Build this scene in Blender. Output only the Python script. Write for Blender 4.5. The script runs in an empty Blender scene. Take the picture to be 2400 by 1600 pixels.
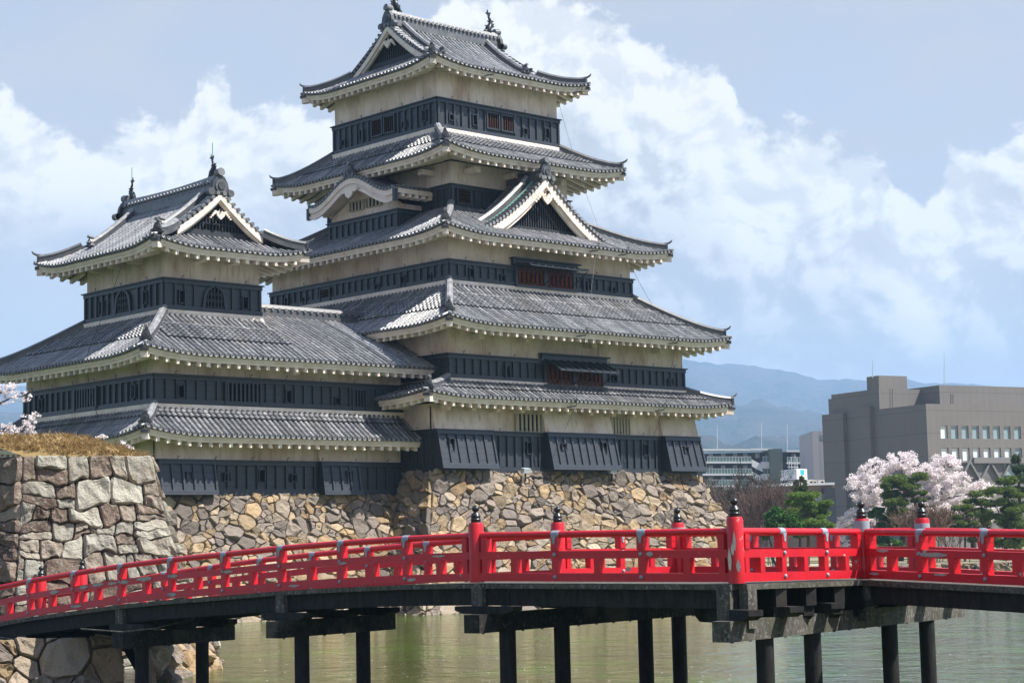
import bpy, math, random
import numpy as np
from mathutils import Vector, Matrix, noise as MN
random.seed(7); rng = np.random.default_rng(7)
C = bpy.context.scene.collection
SC = bpy.context.scene
R = math.radians
# ------------------------------------------------------------------ camera
FOC = 4381.2
YAW, PIT, ROL = R(47.25396874), R(6.12189091), R(-1.31332156)
CAM = Vector((-60.3685, -69.85796, -4.92803))
fw = Vector((math.cos(YAW)*math.cos(PIT), math.sin(YAW)*math.cos(PIT), math.sin(PIT)))
rH = Vector((math.sin(YAW), -math.cos(YAW), 0)); fH = Vector((math.cos(YAW), math.sin(YAW), 0))
up_ = rH.cross(fw)
R2 = rH*math.cos(ROL)+up_*math.sin(ROL); U2 = -rH*math.sin(ROL)+up_*math.cos(ROL)
cam_d = bpy.data.cameras.new('camera'); cam = bpy.data.objects.new('camera', cam_d); C.objects.link(cam)
M3 = Matrix((R2, U2, -fw)).transposed().to_4x4(); M3.translation = CAM
cam.matrix_world = M3
cam_d.sensor_width = 36; cam_d.lens = FOC/2400*36; cam_d.clip_start = .5; cam_d.clip_end = 30000
SC.camera = cam
def ray(px, py): return fw+R2*((px-1200)/FOC)-U2*((py-800)/FOC)
def at(px, py, D):
    d = ray(px, py); return CAM+d*(D/d.dot(fH))
def cw(x, D, z): p = CAM+rH*x+fH*D; return Vector((p.x, p.y, z))
def hit(px, py, ax, val):
    d = ray(px, py); return CAM+d*((val-CAM[ax])/d[ax])
# ------------------------------------------------------------------ sun and sky
SUN = Vector((.42, -.60, 1.0)).normalized()
sun_d = bpy.data.lights.new('sun', 'SUN'); sun_d.energy = 5.0; sun_d.angle = R(.5); sun_d.color = (1, .95, .87)
sun = bpy.data.objects.new('sun', sun_d); C.objects.link(sun)
sun.rotation_euler = SUN.to_track_quat('Z', 'Y').to_euler(); sun.location = (0, 0, 60)
SC.view_settings.view_transform = 'Standard'; SC.view_settings.look = 'None'
SC.view_settings.exposure = 0.92; SC.view_settings.gamma = 1
SC.cycles.use_denoising = True
SC.cycles.max_bounces = 6; SC.cycles.diffuse_bounces = 3; SC.cycles.glossy_bounces = 3; SC.cycles.volume_bounces = 1
SC.cycles.transparent_max_bounces = 8; SC.cycles.sample_clamp_indirect = 6

class N:
    """tiny node builder"""
    def __init__(s, tree): s.t = tree; s.n = tree.nodes; s.l = tree.links
    def new(s, typ, **kw):
        n = s.n.new(typ)
        for k, v in kw.items(): setattr(n, k, v)
        return n
    def set(s, sock, v):
        if isinstance(v, bpy.types.NodeSocket): s.l.new(v, sock)
        elif v is not None: sock.default_value = v
    def math(s, op, a, b=None, c=None, clamp=False):
        n = s.new('ShaderNodeMath', operation=op, use_clamp=clamp)
        for i, v in enumerate((a, b, c)):
            if v is not None: s.set(n.inputs[i], v)
        return n.outputs[0]
    def vdot(s, a, b):
        n = s.new('ShaderNodeVectorMath', operation='DOT_PRODUCT'); s.set(n.inputs[0], a); s.set(n.inputs[1], b); return n.outputs['Value']
    def mix(s, f, a, b, blend='MIX'):
        n = s.new('ShaderNodeMix', data_type='RGBA', blend_type=blend); s.set(n.inputs[0], f)
        for i, v in ((6, a), (7, b)):
            if isinstance(v, (tuple, list)): v = (*v[:3], 1)
            s.set(n.inputs[i], v)
        return n.outputs[2]
    def noise(s, vec, scale, detail=4, rough=.55, dist=0):
        n = s.new('ShaderNodeTexNoise'); s.set(n.inputs['Vector'], vec); n.inputs['Scale'].default_value = scale
        n.inputs['Detail'].default_value = detail; n.inputs['Roughness'].default_value = rough; n.inputs['Distortion'].default_value = dist
        return n.outputs['Fac']
    def map(s, v, a, b, c=0, d=1, smooth=False):
        n = s.new('ShaderNodeMapRange', clamp=True); n.interpolation_type = 'SMOOTHSTEP' if smooth else 'LINEAR'
        s.set(n.inputs[0], v); n.inputs[1].default_value = a; n.inputs[2].default_value = b; n.inputs[3].default_value = c; n.inputs[4].default_value = d
        return n.outputs[0]
    def ramp(s, f, stops):
        n = s.new('ShaderNodeValToRGB'); s.set(n.inputs[0], f); e = n.color_ramp.elements
        while len(e) < len(stops): e.new(.5)
        for q, (p, col) in zip(e, stops): q.position = p; q.color = (*col, 1)
        return n.outputs[0]
    def comb(s, x, y, z):
        n = s.new('ShaderNodeCombineXYZ'); s.set(n.inputs[0], x); s.set(n.inputs[1], y); s.set(n.inputs[2], z); return n.outputs[0]
    def scale(s, vec, sc):
        n = s.new('ShaderNodeMapping'); s.set(n.inputs[0], vec); n.inputs['Scale'].default_value = sc; return n.outputs[0]
    def curve(s, v, pts):
        n = s.new('ShaderNodeFloatCurve'); s.set(n.inputs[1], v); c = n.mapping.curves[0]
        while len(c.points) < len(pts): c.points.new(.5, .5)
        for p, (x, y) in zip(c.points, pts): p.location = (x, y); p.handle_type = 'AUTO_CLAMPED'
        n.mapping.update(); return n.outputs[0]

def make_world():
    w = bpy.data.worlds.new('World'); SC.world = w; w.use_nodes = True
    t = N(w.node_tree); t.n.clear()
    sky = t.new('ShaderNodeTexSky', sky_type='NISHITA', sun_disc=False)
    sky.sun_elevation = math.asin(SUN.z); sky.sun_rotation = math.atan2(SUN.x, SUN.y)
    sky.altitude = 600; sky.air_density = 1; sky.dust_density = 1.2; sky.ozone_density = 1.5
    d = t.new('ShaderNodeTexCoord').outputs['Generated']
    a = t.vdot(d, tuple(rH)); b = t.vdot(d, tuple(fH)); z = t.vdot(d, (0, 0, 1))
    b = t.math('MAXIMUM', t.math('ABSOLUTE', b), .2)
    U = t.math('DIVIDE', a, b); V = t.math('DIVIDE', z, b)
    # azimuth / elevation heights of the cumulus tops and bases, in tangent units
    def uv(px, py):
        q = ray(px, py); return q.dot(rH)/q.dot(fH), q.z/q.dot(fH)
    def cv(pts):
        out = [uv(*p) for p in pts]
        return [((u+.5), (v+.1)/.6) for u, v in out]
    tops = cv([(-700, 330), (-200, 200), (40, 240), (150, 320), (270, 300), (350, 270), (430, 285), (475, 178), (530, 185), (565, 262), (640, 240), (760, 265), (880, 200),
               (1000, 60), (1110, -60), (1290, 0), (1400, 70), (1500, 95), (1590, 130), (1690, 180), (1750, 290), (1850, 305), (1950, 340), (2050, 400), (2110, 455), (2150, 480),
               (2190, 440), (2250, 345), (2310, 350), (2380, 310), (2500, 260), (2900, 330)])
    bases = cv([(-700, 560), (-200, 500), (100, 470), (300, 480), (500, 450), (650, 430), (800, 560), (1100, 900), (1250, 930), (1500, 860), (1750, 930), (2100, 930), (2300, 840), (2500, 840), (2900, 800)])
    un = t.math('ADD', U, .5)
    topv = t.math('SUBTRACT', t.math('MULTIPLY', t.curve(un, tops), .6), .1)
    basv = t.math('SUBTRACT', t.math('MULTIPLY', t.curve(un, bases), .6), .1)
    P = t.comb(U, t.math('MULTIPLY', V, 1.15), 0.0)
    n1 = t.noise(P, 17, 8, .58, .25)
    n2 = t.noise(t.comb(t.math('ADD', U, .006), t.math('ADD', t.math('MULTIPLY', V, 1.15), .008), 0.0), 17, 8, .58, .25)
    big = t.noise(t.comb(U, t.math('MULTIPLY', V, 2.2), 3.7), 6, 5, .55)
    fine = t.noise(P, 60, 6, .6)
    edge = t.math('ADD', t.math('SUBTRACT', topv, V), t.math('ADD', t.math('MULTIPLY', t.math('SUBTRACT', n1, .5), .085), t.math('MULTIPLY', t.math('SUBTRACT', fine, .5), .026)))
    mtop = t.map(edge, -.003, .006, 0, 1, True)
    low = t.math('ADD', t.math('SUBTRACT', V, basv), t.math('MULTIPLY', t.math('SUBTRACT', big, .5), .12))
    mlow = t.map(low, -.035, .03, 0, 1, True)
    streak = t.noise(t.comb(t.math('MULTIPLY', U, .6), t.math('MULTIPLY', V, 3.2), 9.1), 9, 6, .55, .3)
    veil = t.map(streak, .40, .68, .12, .75, True)
    mask = t.math('MULTIPLY', mtop, t.math('MAXIMUM', mlow, t.math('MULTIPLY', veil, .95)))
    # self shading of the cloud: bright crests, blue-grey bodies
    relief = t.map(t.math('SUBTRACT', n1, n2), -.06, .06, 0, 1)
    depth = t.map(edge, .0, .15, 1, 0, True)
    lum = t.math('ADD', t.math('MULTIPLY', depth, .42), t.math('ADD', t.math('MULTIPLY', relief, .30), t.math('MULTIPLY', big, .42)))
    ccol = t.ramp(lum, [(.24, (2.75, 2.82, 3.0)), (.45, (3.35, 3.38, 3.45)), (.62, (4.5, 4.48, 4.42)), (.80, (5.8, 5.65, 5.4))])
    wisp = t.noise(t.comb(U, t.math('MULTIPLY', V, 2.5), 1.3), 7, 6, .55, .4)
    hi = t.mix(t.map(wisp, .30, .72, .62, .97, True), sky.outputs[0], (3.25, 3.22, 3.35))
    pale = t.mix(t.map(V, .02, .26, .9, .25), hi, (3.2, 3.2, 3.3))
    col = t.mix(mask, pale, ccol)
    col = t.mix(t.map(V, .36, .8, 0, 1, True), col, t.mix(.25, sky.outputs[0], (2.2, 2.7, 3.8)))
    col = t.mix(t.map(V, -.02, .02, 0, 1), (2.4, 2.7, 3.1), col)
    bg = t.new('ShaderNodeBackground'); bg.inputs[1].default_value = .1; t.l.new(col, bg.inputs[0])
    out = t.new('ShaderNodeOutputWorld'); t.l.new(bg.outputs[0], out.inputs[0])
make_world()

# ------------------------------------------------------------------ materials
MATS = {}
def mat(name, build):
    if name in MATS: return MATS[name]
    m = bpy.data.materials.new(name); m.use_nodes = True
    t = N(m.node_tree); p = m.node_tree.nodes['Principled BSDF']
    build(t, p); MATS[name] = m; return m
def setp(t, p, color=None, rough=None, spec=None, metal=None, normal=None):
    for k, v in (('Base Color', color), ('Roughness', rough), ('Specular IOR Level', spec), ('Metallic', metal), ('Normal', normal)):
        if v is None: continue
        if isinstance(v, tuple): v = (*v, 1) if len(v) == 3 else v
        t.set(p.inputs[k], v)
def obj_co(t): return t.new('ShaderNodeTexCoord').outputs['Object']
def geo_pos(t): return t.new('ShaderNodeNewGeometry').outputs['Position']
def attr(t, n): a = t.new('ShaderNodeAttribute'); a.attribute_name = n; return a.outputs['Fac']
def bump(t, h, strength=.3, dist=.02):
    b = t.new('ShaderNodeBump'); b.inputs['Strength'].default_value = strength; b.inputs['Distance'].default_value = dist; t.l.new(h, b.inputs['Height']); return b.outputs[0]
def m_tile(t, p):
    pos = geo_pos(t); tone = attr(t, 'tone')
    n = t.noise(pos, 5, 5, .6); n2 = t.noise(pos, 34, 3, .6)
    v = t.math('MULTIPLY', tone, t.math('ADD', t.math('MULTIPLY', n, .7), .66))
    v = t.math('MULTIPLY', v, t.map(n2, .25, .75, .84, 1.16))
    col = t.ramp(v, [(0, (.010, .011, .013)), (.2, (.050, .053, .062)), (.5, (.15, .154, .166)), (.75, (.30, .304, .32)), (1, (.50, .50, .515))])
    w = t.noise(pos, .55, 5, .65); col = t.mix(t.map(w, .52, .74, 0, .40), col, t.mix(n2, (.10, .085, .065), (.26, .235, .20))); q = t.noise(pos, 2.6, 3, .6); col = t.mix(t.map(q, .66, .74, 0, .6), col, (.035, .036, .038))
    setp(t, p, col, .40, .6, normal=bump(t, n2, .25, .01))
def m_black(t, p):
    pos = geo_pos(t)
    z = t.vdot(pos, (0, 0, 1)); seam = t.math('FRACT', t.math('DIVIDE', z, .27))
    line = t.map(seam, .0, .055, 0, 1)
    g = t.noise(t.scale(pos, (3, 3, 30)), 2.5, 4, .6); n = t.noise(pos, 1.3, 4, .6)
    col = t.mix(t.map(g, .3, .7), (.018, .023, .032), (.038, .0465, .061))
    col = t.mix(t.map(n, .55, .8, 0, .45), col, (.048, .048, .052))
    col = t.mix(line, (.002, .002, .003), col)
    setp(t, p, col, t.map(g, .3, .7, .34, .52), .5, normal=bump(t, t.math('ADD', line, t.math('MULTIPLY', g, .3)), .35, .02))
def m_plaster(t, p):
    pos = geo_pos(t)
    n = t.noise(t.scale(pos, (1, 1, .5)), .9, 6, .62); s = t.noise(t.scale(pos, (6, 6, .7)), 1.1, 4, .6); f = t.noise(pos, 11, 4, .6)
    col = t.mix(t.map(n, .42, .70, 0, .85), (.82, .71, .63), (.48, .335, .235))
    col = t.mix(t.map(s, .54, .74, 0, .55), col, (.31, .22, .145))
    col = t.mix(t.map(f, .5, .8, 0, .22), col, (.75, .72, .66))
    setp(t, p, col, .9, .15, normal=bump(t, f, .15, .01))
def m_white(t, p):
    pos = geo_pos(t); n = t.noise(pos, 2.2, 5, .6); f = t.noise(pos, 18, 3, .6)
    col = t.mix(t.map(n, .38, .72, 0, .75), (.86, .76, .685), (.62, .49, .375)); col = t.mix(1, col, t.ramp(attr(t, 'tone'), [(0, (.62, .60, .56)), (.5, (1, 1, 1))]), 'MULTIPLY')
    col = t.mix(t.map(f, .58, .8, 0, .4), col, (.36, .31, .24))
    setp(t, p, col, .85, .2)
def m_stone(pal, rough=.85, blotch=None, mixv=.35):
    def f(t, p):
        pos = geo_pos(t); hue = attr(t, 'hue'); tone = attr(t, 'tone')
        n = t.noise(pos, 2.2, 6, .65); f = t.noise(pos, 13, 5, .65); g = t.noise(pos, 45, 3, .6)
        k = t.math('ADD', hue, t.math('MULTIPLY', t.math('SUBTRACT', n, .5), mixv))
        col = t.ramp(k, pal)
        col = t.mix(1, col, t.ramp(tone, [(0, (.32, .315, .32)), (1, (1.06, 1.02, 1.0))]), 'MULTIPLY')
        if blotch:
            col = t.mix(t.map(f, .52, .72, 0, .8), col, blotch)
        col = t.mix(t.map(f, .22, .42, .65, 0), col, (.045, .04, .035))
        col = t.mix(t.map(g, .62, .75, 0, .35), col, (.6, .58, .5))
        setp(t, p, col, rough, .25, normal=bump(t, t.math('ADD', t.math('ADD', f, t.math('MULTIPLY', g, .35)), n), .9, .07))
    return f
def m_red(t, p):
    pos = geo_pos(t); n = t.noise(pos, 3, 5, .6); f = t.noise(t.scale(pos, (1, 1, 1)), 4.6, 7, .7); g = t.noise(pos, 26, 3, .6)
    col = t.mix(t.map(n, .35, .7), (.60, .012, .024), (.48, .009, .019))
    col = t.mix(t.map(g, .6, .8, 0, .25), col, (.68, .05, .05)); col = t.mix(t.map(t.noise(pos, 7, 5, .65), .58, .78, 0, .55), col, (.22, .018, .02))
    peel = t.map(f, .655, .67); col = t.mix(peel, col, t.mix(g, (.30, .27, .24), (.52, .50, .48)))
    setp(t, p, col, t.math('ADD', .38, t.math('MULTIPLY', peel, .45)), .45, normal=bump(t, t.math('ADD', t.math('MULTIPLY', n, .4), t.math('MULTIPLY', peel, -1.0)), .3, .01))
def m_patch(t, p):
    pos = geo_pos(t); g = t.noise(t.scale(pos, (1, 1, .35)), 30, 4, .65)
    setp(t, p, t.mix(g, (.22, .2, .19), (.55, .53, .52)), .85, .2)
def m_metal(t, p):
    pos = geo_pos(t); n = t.noise(pos, 14, 4, .6)
    setp(t, p, t.mix(n, (.20, .25, .30), (.33, .38, .44)), .5, .5)
def m_bronze(t, p):
    pos = geo_pos(t); n = t.noise(pos, 9, 4, .6)
    setp(t, p, t.mix(n, (.012, .013, .016), (.035, .038, .038)), .34, .6, metal=.35)
def m_timber(dark):
    def f(t, p):
        pos = geo_pos(t); n = t.noise(t.scale(pos, (5, 5, 1.2)), 2.0, 6, .7); f = t.noise(pos, 16, 5, .7); b = t.noise(pos, 1.2, 3, .5)
        if dark:
            col = t.mix(t.map(n, .35, .7), (.008, .008, .009), (.030, .028, .027))
            col = t.mix(t.map(f, .62, .75, 0, .5), col, (.10, .10, .10))
            col = t.mix(t.map(b, .60, .72, 0, .35), col, (.09, .075, .06))
        else:
            col = t.mix(t.map(n, .3, .7), (.030, .028, .024), (.13, .12, .105))
            col = t.mix(t.map(f, .54, .68, 0, .75), col, (.32, .31, .29))
            col = t.mix(t.map(b, .5, .7, 0, .4), col, (.045, .05, .02))
        setp(t, p, col, .8, .25, normal=bump(t, t.math('ADD', n, t.math('MULTIPLY', f, .5)), .5, .02))
    return f
def m_timber_mid(t, p):
    pos = geo_pos(t); n = t.noise(t.scale(pos, (5, 5, 1.2)), 2.0, 6, .7); f = t.noise(pos, 13, 5, .7); b = t.noise(pos, .9, 3, .5)
    col = t.mix(t.map(n, .35, .7), (.010, .010, .010), (.040, .037, .033)); col = t.mix(t.map(f, .56, .70, 0, .6), col, (.15, .145, .13)); col = t.mix(t.map(b, .52, .66, 0, .55), col, (.17, .155, .13))
    setp(t, p, col, .85, .2, normal=bump(t, t.math('ADD', n, t.math('MULTIPLY', f, .5)), .5, .02))
def m_plain(col, rough=.7, spec=.3, var=.15, sc=3, metal=0):
    def f(t, p):
        n = t.noise(geo_pos(t), sc, 5, .6)
        c = t.mix(n, tuple(x*(1-var) for x in col), tuple(min(1, x*(1+var)) for x in col)); setp(t, p, c, rough, spec, metal)
    return f
def m_leaf(c0, c1, trans=.25):
    def f(t, p):
        tone = attr(t, 'tone'); n = t.noise(geo_pos(t), .8, 3, .5)
        col = t.mix(t.math('ADD', t.math('MULTIPLY', tone, .7), t.math('MULTIPLY', t.math('SUBTRACT', n, .5), .6)), c0, c1)
        setp(t, p, col, .6, .25)
        tr = t.new('ShaderNodeBsdfTranslucent'); t.l.new(col, tr.inputs[0])
        mx = t.new('ShaderNodeMixShader'); mx.inputs[0].default_value = trans
        t.l.new(p.outputs[0], mx.inputs[1]); t.l.new(tr.outputs[0], mx.inputs[2])
        t.l.new(mx.outputs[0], t.n['Material Output'].inputs[0])
    return f
def m_water(t, p):
    pos = geo_pos(t)
    a = t.noise(t.scale(pos, (1.0, 1.0, 1)), 3.2, 4, .6, .5); b = t.noise(pos, .16, 3, .5)
    c = t.noise(t.scale(pos, (1.0, 1.0, 1)), .8, 3, .55, .4)
    h = t.math('ADD', t.math('MULTIPLY', a, .45), t.math('MULTIPLY', c, 1.0))
    col = t.mix(t.map(b, .35, .65), (.036, .052, .002), (.052, .070, .003))
    g = t.noise(t.scale(pos, (.6, .6, 1)), .5, 4, .6)
    col = t.mix(t.map(g, .48, .64, 0, .75), col, (.058, .13, .002))
    setp(t, p, col, .06, .5, normal=bump(t, h, .62, .15))
    p.inputs['IOR'].default_value = 1.33
def m_ground(t, p):
    pos = geo_pos(t); n = t.noise(pos, .05, 5, .6); f = t.noise(pos, 1.5, 5, .6)
    col = t.mix(t.map(n, .4, .6), (.30, .25, .17), (.20, .18, .10)); col = t.mix(t.map(f, .45, .7, 0, .5), col, (.14, .14, .06)); setp(t, p, col, .95, .1)
def m_hill(t, p):
    pos = geo_pos(t); n = t.noise(pos, .006, 6, .62); f = t.noise(pos, .03, 5, .65)
    col = t.mix(t.map(n, .40, .60), (.022, .036, .032), (.055, .050, .050)); col = t.mix(t.map(f, .45, .65, 0, .6), col, (.07, .06, .055))
    setp(t, p, col, 1, .0, normal=bump(t, f, 1.0, 14))
def m_panelwall(c0, joint, su, sv):
    def f(t, p):
        pos = obj_co(t); x = t.vdot(pos, (1, 1, 0)); z = t.vdot(pos, (0, 0, 1))
        lx = t.map(t.math('FRACT', t.math('DIVIDE', x, su)), 0, .06); lz = t.map(t.math('FRACT', t.math('DIVIDE', z, sv)), 0, .05)
        n = t.noise(pos, .25, 5, .6); c = t.mix(n, tuple(v*.85 for v in c0), tuple(v*1.15 for v in c0))
        setp(t, p, t.mix(t.math('MINIMUM', lx, lz), joint, c), .75, .25)
    return f
TILE = mat('roof_tile', m_tile); BLACK = mat('black_lacquered_boards', m_black); PLASTER = mat('lime_plaster', m_plaster); WHITE = mat('white_eave_plaster', m_white)
DARK = mat('near_black_fill', m_plain((.004, .004, .005), .9, .05)); RUST = mat('dark_brown_timber', m_plain((.034, .014, .009), .8, .2, .4, 6)); RUSTL = mat('red_brown_timber', m_plain((.11, .030, .012), .8, .15, .45, 6)); BRONZE = mat('dark_bronze', m_bronze)  # DARK paints the shade inside openings; also gable backing and fan grille
RED = mat('vermilion_paint', m_red); PATCH = mat('bare_wood_patch', m_patch); METAL = mat('grey_strap_metal', m_metal)
TDARK = mat('tarred_timber', m_timber(True)); TGREY = mat('weathered_timber', m_timber(False))
COPPER = mat('verdigris_copper', m_plain((.16, .40, .33), .6, .4, .25, 4)); GLASS = mat('window_glass', m_plain((.24, .33, .36), .12, .6, .2, .3))
BARSW = mat('plaster_bars', m_plain((.45, .40, .32), .85, .2, .2, 5))
SOFFIT = mat('eave_soffit', m_plain((.20, .15, .10), .9, .1, .35, 2)); EAVE = [WHITE, SOFFIT, TILE]  # soffit plaster brown: stains plus shade painted between the rafters
STONE_K = mat('fieldstone', m_stone([(0, (.20, .175, .155)), (.3, (.29, .25, .215)), (.5, (.37, .31, .23)), (.7, (.42, .315, .19)), (.85, (.32, .22, .125)), (1, (.46, .42, .33))]))
STONE_L = mat('lichened_stone', m_stone([(0, (.14, .10, .08)), (.30, (.22, .17, .135)), (.5, (.30, .255, .205)), (.72, (.37, .355, .30)), (1, (.46, .46, .40))], .9, (.40, .395, .34), 1.1))
GAP = mat('stone_gap_fill', m_plain((.05, .042, .034), .95, .1, .4, 5))

# ------------------------------------------------------------------ mesh helpers
Z = Vector((0, 0, 1))
class MB:
    def __init__(s): s.v = []; s.f = []; s.t = []; s.h = []; s.m = []; s.sm = []
    def face(s, pts, tone=.5, hue=.5, m=0, sm=False):
        i = len(s.v); s.v.extend([tuple(p) for p in pts]); s.f.append(tuple(range(i, i+len(pts)))); s.t.append(tone); s.h.append(hue); s.m.append(m); s.sm.append(sm)
    def grid(s, rows, tone=.5, hue=.5, m=0, sm=True, close=False):
        i = len(s.v); nr = len(rows); nc = len(rows[0])
        for r in rows: s.v.extend([tuple(p) for p in r])
        for a in range(nr-1):
            tn = tone[a] if isinstance(tone, list) else tone
            for b in range(nc if close else nc-1):
                c = (b+1) % nc
                s.f.append((i+a*nc+b, i+a*nc+c, i+(a+1)*nc+c, i+(a+1)*nc+b)); s.t.append(tn); s.h.append(hue); s.m.append(m); s.sm.append(sm)
    def hexa(s, p, tone=.5, hue=.5, m=0):
        i = len(s.v); s.v.extend([tuple(q) for q in p])
        for f in ((0, 3, 2, 1), (4, 5, 6, 7), (0, 1, 5, 4), (1, 2, 6, 5), (2, 3, 7, 6), (3, 0, 4, 7)):
            s.f.append(tuple(i+k for k in f)); s.t.append(tone); s.h.append(hue); s.m.append(m); s.sm.append(False)
    def obox(s, o, a, b, c, **k):
        o, a, b, c = Vector(o), Vector(a), Vector(b), Vector(c); s.hexa([o, o+a, o+a+b, o+b, o+c, o+a+c, o+a+b+c, o+b+c], **k)
    def box(s, x0, x1, y0, y1, z0, z1, **k): s.obox((x0, y0, z0), (x1-x0, 0, 0), (0, y1-y0, 0), (0, 0, z1-z0), **k)
    def beam(s, p, q, w, h, side=None, **k):
        """bar from p to q (centre of its bottom edge), width w sideways, height h upwards"""
        p, q = Vector(p), Vector(q); d = q-p; sd = (d.cross(Z).normalized() if side is None else side)*w
        s.obox(p-sd/2, d, sd, Z*h, **k)
    def tube(s, pts, r, n=8, cap=True, tone=.5, m=0, hue=.5):
        pts = [Vector(p) for p in pts]; rows = []
        for i, p in enumerate(pts):
            d = (pts[min(i+1, len(pts)-1)]-pts[max(i-1, 0)]).normalized()
            a = d.cross(Z if abs(d.z) < .9 else Vector((1, 0, 0))).normalized(); b = a.cross(d)
            rr = r[i] if isinstance(r, (list, tuple)) else r
            rows.append([p+a*rr*math.cos(2*math.pi*k/n)+b*rr*math.sin(2*math.pi*k/n) for k in range(n)])
        s.grid(rows, tone=tone, m=m, close=True, hue=hue)
        if cap: s.face(rows[0], tone, m=m, hue=hue); s.face(rows[-1][::-1], tone, m=m, hue=hue)
    def lathe(s, c, prof, n=16, tone=.5, m=0):
        c = Vector(c); rows = [[c+Vector((r*math.cos(2*math.pi*k/n), r*math.sin(2*math.pi*k/n), z)) for k in range(n)] for r, z in prof]
        s.grid(rows, tone=tone, m=m, close=True); s.face(rows[-1], tone, m=m); s.face(rows[0][::-1], tone, m=m)
    def prism(s, poly, d, tone=.5, m=0):
        """extrude a planar polygon by vector d"""
        poly = [Vector(p) for p in poly]; d = Vector(d); top = [p+d for p in poly]
        s.face(poly[::-1], tone, m=m); s.face(top, tone, m=m); k = len(poly)
        for i in range(k): s.face([poly[i], poly[(i+1) % k], top[(i+1) % k], top[i]], tone, m=m)
    def mark(s): s.marks = getattr(s, 'marks', [])+[(len(s.v), len(s.f))]
    def build_split(s, name, mats, parent=None, loc=None):
        ms = s.marks+[(len(s.v), len(s.f))]; out = []
        for (v0, f0), (v1, f1) in zip(ms, ms[1:]):
            if f1 == f0: continue
            q = MB(); q.v = s.v[v0:v1]; q.f = [tuple(i-v0 for i in f) for f in s.f[f0:f1]]; q.t = s.t[f0:f1]; q.h = s.h[f0:f1]; q.m = s.m[f0:f1]; q.sm = s.sm[f0:f1]
            out.append(q.build(name, mats, parent, loc=q.v[0]))
        return out
    def build(s, name, mats, parent=None, loc=None):
        me = bpy.data.meshes.new(name); off = Vector(loc) if loc is not None else Vector((0, 0, 0))
        me.from_pydata([tuple(Vector(v)-off) for v in s.v], [], s.f)
        for m in (mats if isinstance(mats, (list, tuple)) else [mats]): me.materials.append(m)
        me.polygons.foreach_set('material_index', s.m); me.polygons.foreach_set('use_smooth', s.sm)
        for nm, arr in (('tone', s.t), ('hue', s.h)):
            a = me.attributes.new(nm, 'FLOAT', 'FACE'); a.data.foreach_set('value', arr)
        o = bpy.data.objects.new(name, me); C.objects.link(o); o.location = off
        if parent is not None: o.parent = parent; o.matrix_parent_inverse = Matrix.Identity(4); o.location = off-world_of(parent)
        return o
def world_of(o):
    p = Vector(o.location)
    while o.parent: o = o.parent; p += Vector(o.location)
    return p
def thing(name, label, cat, loc, group=None):
    o = bpy.data.objects.new(name, None); o.empty_display_size = .5; C.objects.link(o); o.location = loc; o['label'] = label; o['category'] = cat
    if group: o['group'] = group
    return o
def tag(o, label=None, cat=None, group=None, kind=None):
    for k, v in (('label', label), ('category', cat), ('group', group), ('kind', kind)):
        if v: o[k] = v
    return o
def rr(a, b): return random.uniform(a, b)

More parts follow.
